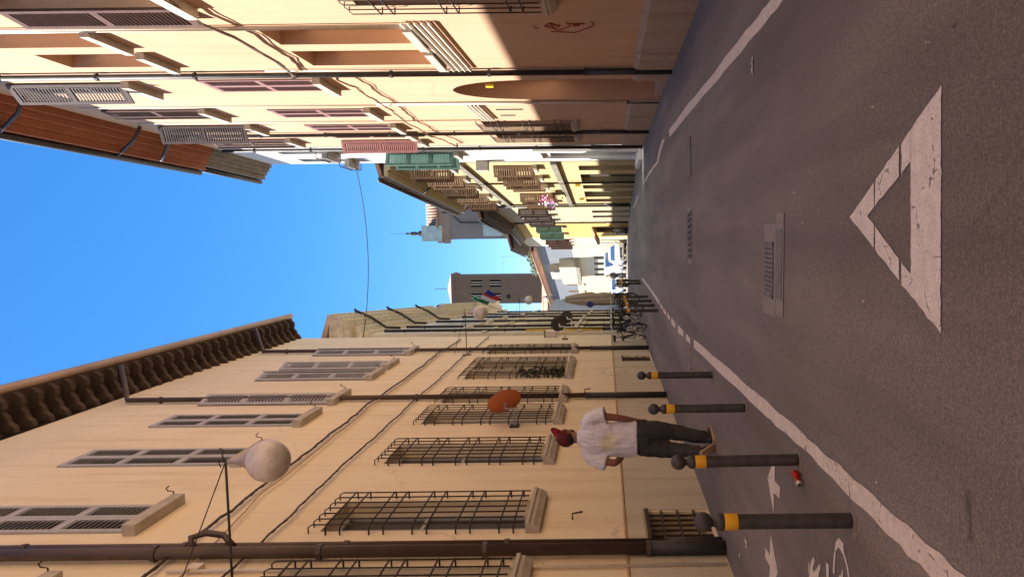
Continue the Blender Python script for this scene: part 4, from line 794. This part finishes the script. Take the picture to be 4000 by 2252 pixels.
# ================================================================== bicycles, scooters, cars
def wheelmeshes(R):
    def f():
        t = MB().torus((0, 0, 0), R, .02, 'y', 28, 6).mesh('tyre', True); r = MB().torus((0, 0, 0), R - .025, .009, 'y', 28, 5).mesh('rim', True); s = MB()
        for k in range(18):
            a = 2 * pi * k / 18; s.tube([(.02 * math.cos(a + 1), .02 * (-1) ** k, .02 * math.sin(a + 1)), ((R - .03) * math.cos(a), 0, (R - .03) * math.sin(a))], .0022, 3)
        s.tube([(0, -.05, 0), (0, .05, 0)], .018, 8); return t, r, s.mesh('spokes')
    return shared(('wheel', R), f)
def bicycle_proto():
    b = thing('bicycle', 'x', 'bicycle'); R = .33
    for x in (-.53, .53):
        t, r, s = wheelmeshes(R); wo = place('wheel', t, M_BLACK, b, (x, 0, R + .02)); place('rim', r, M_CHROME, wo); place('spokes', s, M_CHROME, wo)
        mg = MB(); path = [(x + (R + .035) * math.cos(a), 0, R + .02 + (R + .035) * math.sin(a)) for a in [(.1 if x < 0 else .25) * pi + .7 * pi * k / 10 for k in range(11)]]
        for i in range(10):
            p, q = Vector(path[i]), Vector(path[i + 1]); mg.quad(p + Vector((0, -.026, 0)), q + Vector((0, -.026, 0)), q + Vector((0, .026, 0)), p + Vector((0, .026, 0)))
        mg.obj('mudguard', M_BLACK, b)
    f = MB(); bb = (-.08, 0, .30); hd = (.36, 0, .78); st = (-.24, 0, .80); rr = (-.53, 0, R + .02)
    for p, q, r in ((bb, st, .016), (bb, (.38, 0, .66), .02), ((-.20, 0, .68), hd, .017), (bb, rr, .011), (st, rr, .009)): f.tube([p, q], r, 7)
    f.tube([(.33, 0, .88), (.40, 0, .62)], .02, 7); f.obj('frame', flat('bike_black', (.022, .022, .024), .35, .2), b, True)
    k = MB(); k.tube([(.40, 0, .62), (.43, .05, .55), (.53, .055, R + .02)], .011, 6); k.tube([(.40, 0, .62), (.43, -.05, .55), (.53, -.055, R + .02)], .011, 6); k.obj('fork', M_CHROME, b, True)
    h = MB(); h.tube([(.33, 0, .86), (.31, 0, 1.0)], .012, 6); h.tube([(.12, .29, 1.02), (.24, .26, 1.03), (.33, .1, 1.0), (.33, -.1, 1.0), (.24, -.26, 1.03), (.12, -.29, 1.02)], .012, 6); h.obj('handlebar', M_CHROME, b, True)
    s = MB(); s.rings([[(x, y * wd, z) for y, z in ((-1, .93), (-.8, .97), (.8, .97), (1, .93), (.5, .90), (-.5, .90))] for x, wd in ((-.40, .10), (-.30, .105), (-.18, .05), (-.06, .025))]); s.tube([(-.24, 0, .78), (-.25, 0, .92)], .013, 6); s.obj('saddle', M_BLACK, b, True)
    c = MB(); c.lathe([(.02, -.05), (.09, -.05), (.09, -.042), (.02, -.042)], 16, bb, 'y'); c.tube([bb, (-.08, -.09, .30), (.06, -.09, .22), (.06, -.17, .22)], .01, 6); c.tube([bb, (-.08, .09, .30), (-.22, .09, .38), (-.22, .17, .38)], .01, 6); c.obj('crank', M_CHROME, b)
    k = MB()
    for z, q in ((.66, .12), (.76, .14), (.86, .15)): k.tube([(.42, -q, z), (.42 + 2 * q * .8, -q, z), (.42 + 2 * q * .8, q, z), (.42, q, z), (.42, -q, z)], .005, 4)
    for y in (-.13, -.07, 0, .07, .13): k.tube([(.42, y * .8, .66), (.42, y, .86)], .004, 4); k.tube([(.61, y * .8, .66), (.66, y, .86)], .004, 4)
    k.obj('basket', M_IRON, b); return b
bi = bicycle_proto(); spots = [((-3.02, 20.9), 2.02, .10, 'nearest bicycle leaning at the far corner of the cream wall'), ((-2.80, 22.3), 2.25, -.06, 'second bicycle, its front wheel turned to the road'), ((-3.0, 23.6), 1.95, .08, 'third bicycle in the huddle by the cornice house'), ((-2.75, 24.8), 2.3, -.08, 'fourth bicycle in the huddle, behind the bollards'), ((-3.05, 26.2), 1.9, .06, 'fifth bicycle, farthest in the huddle behind the bollards')]
for k, ((x, y), rz, lean, lab) in enumerate(spots):
    o = bi if k == 0 else copytree(bi); o.location = (x, y, gz(y)); o.rotation_mode = 'XYZ'; o.rotation_euler = (lean, 0, rz + pi); tag(o, lab, 'bicycle', 'bicycles parked by the left wall')
def scooter(label, loc, rz, col):
    b = thing('scooter', label, 'scooter', loc, rz, 'scooters parked on the left'); wh = MB()
    for x in (-.62, .62): MB().torus((x, 0, .24), .18, .06, 'y', 18, 6).obj('wheel', M_BLACK, b, True); 
    bd = MB(); bd.rings([[(x, y * wd, z) for y, z in ((-1, z0), (-.9, z1), (.9, z1), (1, z0))] for x, wd, z0, z1 in ((-.85, .12, .5, .68), (-.6, .17, .38, .76), (-.2, .17, .3, .72), (-.05, .16, .22, .34), (.3, .17, .22, .32))]); bd.obj('body', col, b, True)
    MB().rings([[(x, y * wd, z) for y, z in ((-1, z0), (-.8, z1), (.8, z1), (1, z0))] for x, wd, z0, z1 in ((-.75, .10, .74, .84), (-.4, .15, .74, .84), (-.02, .10, .72, .78))]).obj('seat', M_BLACK, b, True)
    MB().rings([[(x, y * wd, z) for y, wd in ((-1, w1), (1, w1))] + [(x + .06, w1 * .6, z), (x + .06, -w1 * .6, z)] for x, w1, z in ((.32, .17, .28), (.42, .22, .6), (.36, .19, .95))] if False else [[(x - .03, -w1, z), (x + .05, 0, z), (x - .03, w1, z), (x - .06, 0, z)] for x, w1, z in ((.36, .17, .26), (.46, .22, .6), (.42, .17, .96))]).obj('leg_shield', col, b, True)
    MB().tube([(.42, 0, .9), (.38, 0, 1.05)], .025, 6).obj('steering_column', M_BLACK, b); MB().tube([(.28, .33, 1.06), (.38, .12, 1.05), (.38, -.12, 1.05), (.28, -.33, 1.06)], .018, 6).obj('handlebar', M_BLACK, b); MB().tube([(.46, 0, .5), (.62, 0, .24)], .03, 6).obj('fork', M_CHROME, b); MB().sphere((.47, 0, .98), .07, 10, 6).obj('headlight', M_LAMP, b, True)
    for y in (-.25, .25): MB().tube([(.33, y, 1.06), (.34, y * 1.1, 1.22)], .008, 4).obj('mirror_stalk', M_BLACK, b); MB().sphere((.33, y * 1.1, 1.25), (.015, .06, .04), 8, 5).obj('mirror', M_CHROME, b)
    return b
scooter('dark scooter parked beyond the far bollards', (-4.2, 44, gz(44)), -1.2, M_BLACK); scooter('black scooter beside the furled parasol', (-4.4, 46.5, gz(46)), -1.5, flat('scooter_black', (.03, .03, .035), .3)); scooter('white scooter parked in front of the parked cars', (-3.75, 50, gz(50)), -1.8, M_WHITE); scooter('pale scooter against the tan house wall', (-.15, 51.5, gz(51)), -1.4, M_GREY)
def car(label, loc, rz, paint, L=4.0, W=1.7, H=1.48, hood=.92, van=False):
    c = thing('parked_car', label, 'van' if van else 'car', loc, rz, 'cars parked at the far end'); h = W / 2
    # sections along x (front = +x): x, sill z, belt half width, belt z, roof half width, roof z
    if van: sec = [(L / 2, .35, .40, h * .86, .95, h * .80, 1.0), (L / 2 - .25, .30, .35, h, 1.05, h * .88, 1.12), (L / 2 - .65, .28, .35, h, 1.15, h * .86, 1.45), (L / 2 - 1.1, .28, .35, h, 1.2, h * .84, H), (-L / 2 + .2, .28, .35, h, 1.2, h * .84, H), (-L / 2, .35, .4, h * .95, 1.15, h * .82, H - .1)]
    else: sec = [(L / 2, .38, .42, h * .78, .62, h * .72, .70), (L / 2 - .16, .28, .32, h * .95, .74, h * .88, .82), (L / 2 - .85, .24, .3, h, .88, h * .90, hood + .02), (L / 2 - 1.45, .24, .3, h, .92, h * .72, H - .1), (L / 2 - 1.9, .24, .3, h, .94, h * .70, H), (-L / 2 + .9, .24, .3, h, .95, h * .70, H - .02), (-L / 2 + .2, .26, .34, h * .96, .95, h * .74, 1.1), (-L / 2, .36, .42, h * .85, .8, h * .78, .9)]
    mb = MB(); mb.rings([[(x, -bw * .92, z0), (x, -bw, z1 + .05), (x, -bw, bz), (x, -rw, rz_), (x, -rw * .6, rz_ + .03), (x, rw * .6, rz_ + .03), (x, rw, rz_), (x, bw, bz), (x, bw, z1 + .05), (x, bw * .92, z0)] for x, z0, z1, bw, bz, rw, rz_ in sec]); mb.obj('body', paint, c, True)
    a, b = (sec[1], sec[3]) if van else (sec[2], sec[3]); g0, g1 = .12, .88; dx = b[0] - a[0]
    def pt(s, t, lift=.02): x = a[0] + dx * t; rw = a[5] + (b[5] - a[5]) * t; z = a[6] + (b[6] - a[6]) * t; return Vector((x + lift * .6, s * rw * .9, z + .03 + lift))
    MB().prism([pt(-1, g0), pt(1, g0), pt(1, g1), pt(-1, g1)], (-.02, 0, -.01)).obj('windscreen', M_WIND, c)
    for sy in (-1, 1):
        x0, x1 = (L / 2 - 1.2, -L / 2 + 1.2 if not van else L / 2 - 2.0); MB().prism([(x0 - .1, sy * (h + .002), 1.0), (x1, sy * (h + .002), 1.0), (x1, sy * (h * .80 + .01), H - .17), (x0 - .45, sy * (h * .80 + .01), H - .17)], (0, sy * .012, 0)).obj('side_window', M_WIND, c)
        MB().sphere((L / 2 - .10, sy * h * .70, .72 if not van else .78), (.10, .16, .09), 10, 6).obj('headlight', M_LAMP, c, True); MB().sphere((L / 2 - 1.15, sy * (h + .10), .98), (.06, .10, .07), 8, 5).obj('mirror', paint, c, True)
        for x in (L / 2 - .75, -L / 2 + .72): wo = MB().lathe([(.18, -.1), (.31, -.1), (.32, -.06), (.32, .06), (.31, .1), (.18, .1)], 18, (x, sy * (h - .09), .32), 'y').obj('wheel', M_BLACK, c, True); MB().lathe([(.02, -.03), (.19, -.03), (.19, .03), (.02, .03)], 12, (x, sy * (h - .03), .32), 'y').obj('rim', M_CHROME, wo)
    MB().box(L / 2 - .04, L / 2 + .012, -h * .5, h * .5, .44, .60).obj('grille', M_BLACK, c); MB().box(L / 2 + .005, L / 2 + .03, -.25, .25, .36, .47).obj('number_plate', M_WHITE, c); return c
ang = lambda dx, dy: math.atan2(dy, dx)
car('white hatchback parked facing the camera by the tan house', (-2.08, 60.2, gz(60)), ang(.10, -1), M_CAR, 3.9, 1.65, 1.5); car('white van parked behind the white hatchback', (-3.15, 66.4, gz(66)), ang(.25, -1), M_CAR, 4.8, 1.75, 2.0, van=True); car('pale blue white car behind the white scooter, farthest parked', (-5.6, 71, gz(71)), ang(.3, -1), M_CARB, 4.0, 1.68, 1.5)

# ================================================================== people
def skin(name, V, Ed, rad, mat, parent, root=0, sub=2):
    me = bpy.data.meshes.new(name); me.from_pydata([tuple(v) for v in V], Ed, []); o = bpy.data.objects.new(name, me); COL.objects.link(o); o.parent = parent; me.materials.append(mat)
    o.modifiers.new('skin', 'SKIN').use_smooth_shade = True
    for i, r in enumerate(rad): sv = me.skin_vertices[0].data[i]; sv.radius = (r, r) if isinstance(r, (int, float)) else r; sv.use_root = (i == root)
    s = o.modifiers.new('sub', 'SUBSURF'); s.levels = sub; s.render_levels = sub; return o
def loft(name, secs, mat, parent, n=18, sub=1, crumple=0, seed=1):
    """secs: (centre, half x, half y, tilt about x)"""
    rnd = random.Random(seed); rs = []
    for c, a, b in secs:
        ph = rnd.uniform(0, 6); rs.append([Vector(c) + Vector((a * math.cos(t) * (1 + crumple * math.sin(5 * t + ph)), b * math.sin(t) * (1 + crumple * math.sin(4 * t + ph)), 0)) for t in [2 * pi * j / n for j in range(n)]])
    return rs
def cloth(o, vox, amp, size):
    m_ = o.modifiers.new('remesh', 'REMESH'); m_.mode = 'VOXEL'; m_.voxel_size = vox; m_.use_smooth_shade = True
    sm = o.modifiers.new('smooth', 'SMOOTH'); sm.factor = .6; sm.iterations = 5
    tx = bpy.data.textures.new(o.name + '_folds', 'CLOUDS'); tx.noise_scale = size; tx.noise_depth = 2
    d_ = o.modifiers.new('folds', 'DISPLACE'); d_.texture = tx; d_.strength = amp; d_.mid_level = .5; d_.texture_coords = 'LOCAL'
def person(loc, rz=0):
    p = thing('person', 'person in white sun-print shirt and red cap walking away by the bollards', 'person', loc, rz)
    V = [(-.065, 0, .93), (-.068, -.01, 1.10), (-.055, -.02, 1.30), (-.045, .0, 1.46), (-.045, .015, 1.54), (-.050, .035, 1.61), (-.052, .045, 1.69)]; r = [.12, .11, .12, .06, .056, .075, .078]; E = [(i, i + 1) for i in range(6)]
    def chain(root, pts, rr):
        a = root
        for q, s in zip(pts, rr): V.append(q); r.append(s); E.append((a, len(V) - 1)); a = len(V) - 1
        return a
    wr = chain(3, [(.10, -.01, 1.44), (.185, -.01, 1.40), (.205, -.03, 1.22), (.195, -.045, 1.09), (.172, -.02, .985), (.150, .015, .905), (.142, .03, .86)], [.05, .052, .047, .042, .038, .026, .033])
    for k, (dx, dy, l) in enumerate(((.012, -.022, .075), (.006, -.006, .088), (-.004, .010, .082), (-.012, .026, .066))): b0 = V[wr]; chain(wr, [(b0[0] + dx, b0[1] + dy, b0[2] - .03), (b0[0] + dx * 1.1, b0[1] + dy * 1.1 + .004, b0[2] - .03 - l * .5), (b0[0] + dx * .9 - .012, b0[1] + dy + .012, b0[2] - .03 - l)], [.0105, .0095, .0085])
    b0 = V[wr]; chain(wr, [(b0[0] - .025, b0[1] + .03, b0[2] + .0), (b0[0] - .036, b0[1] + .042, b0[2] - .035), (b0[0] - .04, b0[1] + .045, b0[2] - .06)], [.012, .0105, .009])
    wl2 = chain(3, [(-.20, -.01, 1.44), (-.265, -.02, 1.39), (-.295, -.08, 1.23), (-.31, -.11, 1.12), (-.285, -.0, 1.05), (-.25, .11, 1.02), (-.24, .15, 1.01)], [.05, .052, .047, .044, .038, .027, .033])
    for dx, dz in ((.02, -.02), (.022, -.005), (.02, .01), (.015, .025)): b0 = V[wl2]; chain(wl2, [(b0[0] + dx, b0[1] + .03, b0[2] + dz), (b0[0] + dx * 1.6, b0[1] + .07, b0[2] + dz), (b0[0] + dx * 2.4, b0[1] + .085, b0[2] + dz - .01)], [.0105, .0095, .0085])
    b0 = V[wl2]; chain(wl2, [(b0[0] + .03, b0[1] + .01, b0[2] + .03), (b0[0] + .055, b0[1] + .03, b0[2] + .035)], [.012, .010])
    chain(0, [(.015, .0, .88), (.01, .03, .50), (-.045, -.02, .13)], [.085, .055, .038]); chain(0, [(-.15, 0, .88), (-.17, -.03, .52), (-.15, -.22, .20)], [.085, .055, .038])
    body = skin('body', V, E, r, M_SKIN, p)
    hd = MB(); hd.sphere((-.052, .05, 1.665), (.076, .094, .112), 18, 14); hd.sphere((-.045, .140, 1.655), (.014, .02, .022), 8, 6); hd.sphere((.024, .045, 1.66), (.010, .022, .032), 8, 6); hd.sphere((-.128, .045, 1.66), (.010, .022, .032), 8, 6); hd.sphere((-.02, .133, 1.69), (.012, .008, .008), 8, 5); hd.sphere((-.085, .133, 1.69), (.012, .008, .008), 8, 5); hd.sphere((-.052, .138, 1.605), (.022, .008, .007), 8, 5)
    Mh = Matrix.Translation((-.05, .03, 1.60)) @ Matrix.Rotation(-.62, 4, 'Z') @ Matrix.Rotation(.20, 4, 'X') @ Matrix.Translation((.05, -.03, -1.60)); hd.xf(Mh); hd.obj('head', M_SKIN, p, True)
    hr = MB(); hr.sphere((-.052, .026, 1.645), (.079, .082, .075), 16, 10); hr.xf(Mh); hr.obj('hair', M_HAIR, p, True); MB().sphere((-.052, .082, 1.596), (.062, .046, .038), 12, 8).xf(Mh).obj('beard', M_HAIR, p, True)
    cp = MB(); rs = []
    for k in range(11):
        t = -.06 + k / 10 * (pi / 2 + .06); rs.append([(-.052 + .092 * math.cos(t) * math.cos(a), .040 + .108 * math.cos(t) * math.sin(a), 1.668 + .118 * math.sin(t) - (.012 if math.sin(a) < 0 and t < .1 else 0)) for a in [2 * pi * j / 24 for j in range(24)]])
    cp.rings(rs); cp.xf(Mh); cp.obj('cap', M_CAPD, p, True); MB().sphere((-.052, .040, 1.788), .010, 8, 5).xf(Mh).obj('cap_button', M_CAPD, p, True)
    br = MB(); up_, dn = [], []
    for j in range(13):
        a = pi * (j / 12); up_.append((-.052 + .090 * math.cos(a), .045 + .098 * math.sin(a), 1.690)); dn.append((-.052 + .098 * math.cos(a), .05 + .19 * math.sin(a) ** .7, 1.700 + .045 * math.sin(a)))
    br.rings([up_ + [(x, y, z + .009) for x, y, z in up_[::-1]], dn + [(x, y, z + .007) for x, y, z in dn[::-1]]]); br.xf(Mh @ Matrix.Translation((0, .05, 1.69)) @ Matrix.Rotation(.45, 4, 'X') @ Matrix.Translation((0, -.05, -1.69))); br.obj('cap_peak', M_CAPR, p, True)
    # shirt: torso and two sleeves
    sh = MB(); sec = [((-.066, .0, .868), .208, .138), ((-.067, -.004, .93), .206, .134), ((-.067, -.008, 1.03), .200, .126), ((-.062, -.012, 1.15), .198, .124), ((-.052, -.015, 1.27), .200, .125), ((-.046, -.012, 1.37), .212, .122), ((-.044, -.006, 1.43), .198, .108), ((-.044, .0, 1.475), .155, .092), ((-.045, .006, 1.51), .105, .082), ((-.045, .010, 1.535), .078, .074), ((-.045, .012, 1.55), .070, .070)]
    sh.rings(loft('', sec, None, None, 26, 1, .018, 3))
    def sleeve(pts, rr):
        rs = []
        for i, q in enumerate(pts):
            d = (Vector(pts[min(i + 1, len(pts) - 1)]) - Vector(pts[max(i - 1, 0)])).normalized(); a = d.cross(Vector((0, 1, 0))).normalized(); b = d.cross(a); rs.append([Vector(q) + (a * math.cos(2 * pi * j / 14) * rr[i] + b * math.sin(2 * pi * j / 14) * rr[i] * 1.05) for j in range(14)])
        sh.rings(rs)
    sleeve([(.05, -.005, 1.425), (.12, -.008, 1.425), (.18, -.012, 1.385), (.212, -.02, 1.31), (.23, -.03, 1.225)], [.075, .085, .088, .088, .092]); sleeve([(-.14, -.005, 1.425), (-.21, -.01, 1.42), (-.265, -.03, 1.375), (-.298, -.06, 1.30), (-.315, -.085, 1.215)], [.075, .085, .088, .088, .090])
    so_ = sh.obj('shirt', M_SHIRT, p, True); cloth(so_, .010, .022, .10)
    tr = MB(); tr.rings(loft('', [((-.067, 0, .74), .175, .118), ((-.067, 0, .80), .178, .122), ((-.066, 0, .88), .172, .116), ((-.066, 0, .93), .168, .11)], None, None, 22))
    def leg(secs, sd): tr.rings(loft('', secs, None, None, 16, 1, .03, sd))
    leg([((.03, .0, .84), .108, .118), ((.03, .01, .70), .112, .115), ((.018, .025, .55), .100, .10), ((.005, .03, .46), .092, .092), ((-.015, .01, .32), .084, .088), ((-.04, -.01, .18), .074, .08), ((-.05, -.018, .075), .072, .082)], 4)
    leg([((-.155, 0, .84), .105, .115), ((-.168, -.005, .70), .106, .112), ((-.178, -.02, .58), .096, .098), ((-.176, -.05, .49), .088, .088), ((-.168, -.11, .36), .080, .082), ((-.156, -.18, .25), .072, .076), ((-.15, -.235, .165), .07, .072)], 8)
    to = tr.obj('trousers', M_TRO, p, True); cloth(to, .010, .026, .085)
    def shoe(M):
        s = MB(); s.rings([[(x * wd, y, z0 + (z1 - z0) * f) for x, f in ((-1, 0), (-1, .5), (-.6, 1), (.6, 1), (1, .5), (1, 0))] for y, wd, z0, z1 in ((-.085, .030, .022, .075), (-.06, .037, .022, .095), (.0, .038, .022, .095), (.08, .045, .022, .070), (.15, .044, .022, .052), (.195, .028, .022, .04))]); s.xf(M); u = s.obj('shoe', M_SHOE, p, True); q = MB(); q.prism([(x * 1.06, y, 0.0) for x, y in ((-.03, -.09), (-.04, -.06), (-.039, 0), (-.046, .08), (-.045, .15), (-.028, .198), (.028, .198), (.045, .15), (.046, .08), (.039, 0), (.04, -.06), (.03, -.09))], (0, 0, .026)); q.xf(M); q.obj('sole', M_SOLE, u)
    shoe(Matrix.Translation((-.05, -.02, 0.0)) @ Matrix.Rotation(-.25, 4, 'Z')); shoe(Matrix.Translation((-.15, -.255, .115)) @ Matrix.Rotation(-.15, 4, 'Z') @ Matrix.Rotation(-.75, 4, 'X'))
    return p
mp = gnd(2787, 1705); person((mp.x + .045, mp.y + .02, 0))
def far_person(loc):
    p = thing('person', 'distant person in black clothes walking beside the scooters', 'person', loc, -.2)
    V = [(0, 0, .92), (0, 0, 1.15), (0, 0, 1.38), (0, 0, 1.52), (0, 0, 1.68), (.18, 0, 1.40), (.24, .04, 1.15), (.22, .10, .92), (-.18, 0, 1.40), (-.24, -.04, 1.15), (-.22, .02, .92), (.09, .02, .85), (.10, .14, .47), (.10, .10, .06), (.10, .22, .03), (-.09, -.02, .85), (-.10, -.06, .48), (-.10, -.20, .08), (-.10, -.10, .03)]
    skin('body', V, [(0, 1), (1, 2), (2, 3), (3, 4), (2, 5), (5, 6), (6, 7), (2, 8), (8, 9), (9, 10), (0, 11), (11, 12), (12, 13), (13, 14), (0, 15), (15, 16), (16, 17), (17, 18)], [.15, .14, .13, .06, .10, .07, .055, .04, .07, .055, .04, .095, .07, .05, .04, .095, .07, .05, .04], M_SKIN, p, 0, 1)
    mb = MB(); mb.rings(loft('', [((0, 0, .80), .20, .15), ((0, 0, 1.1), .19, .15), ((0, 0, 1.36), .22, .15), ((0, 0, 1.47), .10, .09)], None, None, 14)); mb.obj('coat', M_BLACK, p, True); mb = MB(); mb.rings(loft('', [((.09, .02, .86), .11, .12), ((.10, .14, .47), .085, .09), ((.10, .10, .08), .07, .08)], None, None, 12)); mb.rings(loft('', [((-.09, -.02, .86), .11, .12), ((-.10, -.06, .48), .085, .09), ((-.10, -.19, .10), .07, .08)], None, None, 12)); mb.obj('trousers', M_SHOE, p, True); MB().sphere((0, -.015, 1.72), (.09, .10, .09), 10, 7).obj('hair', M_HAIR, p, True)
far_person((-4.0, 62, gz(62)))
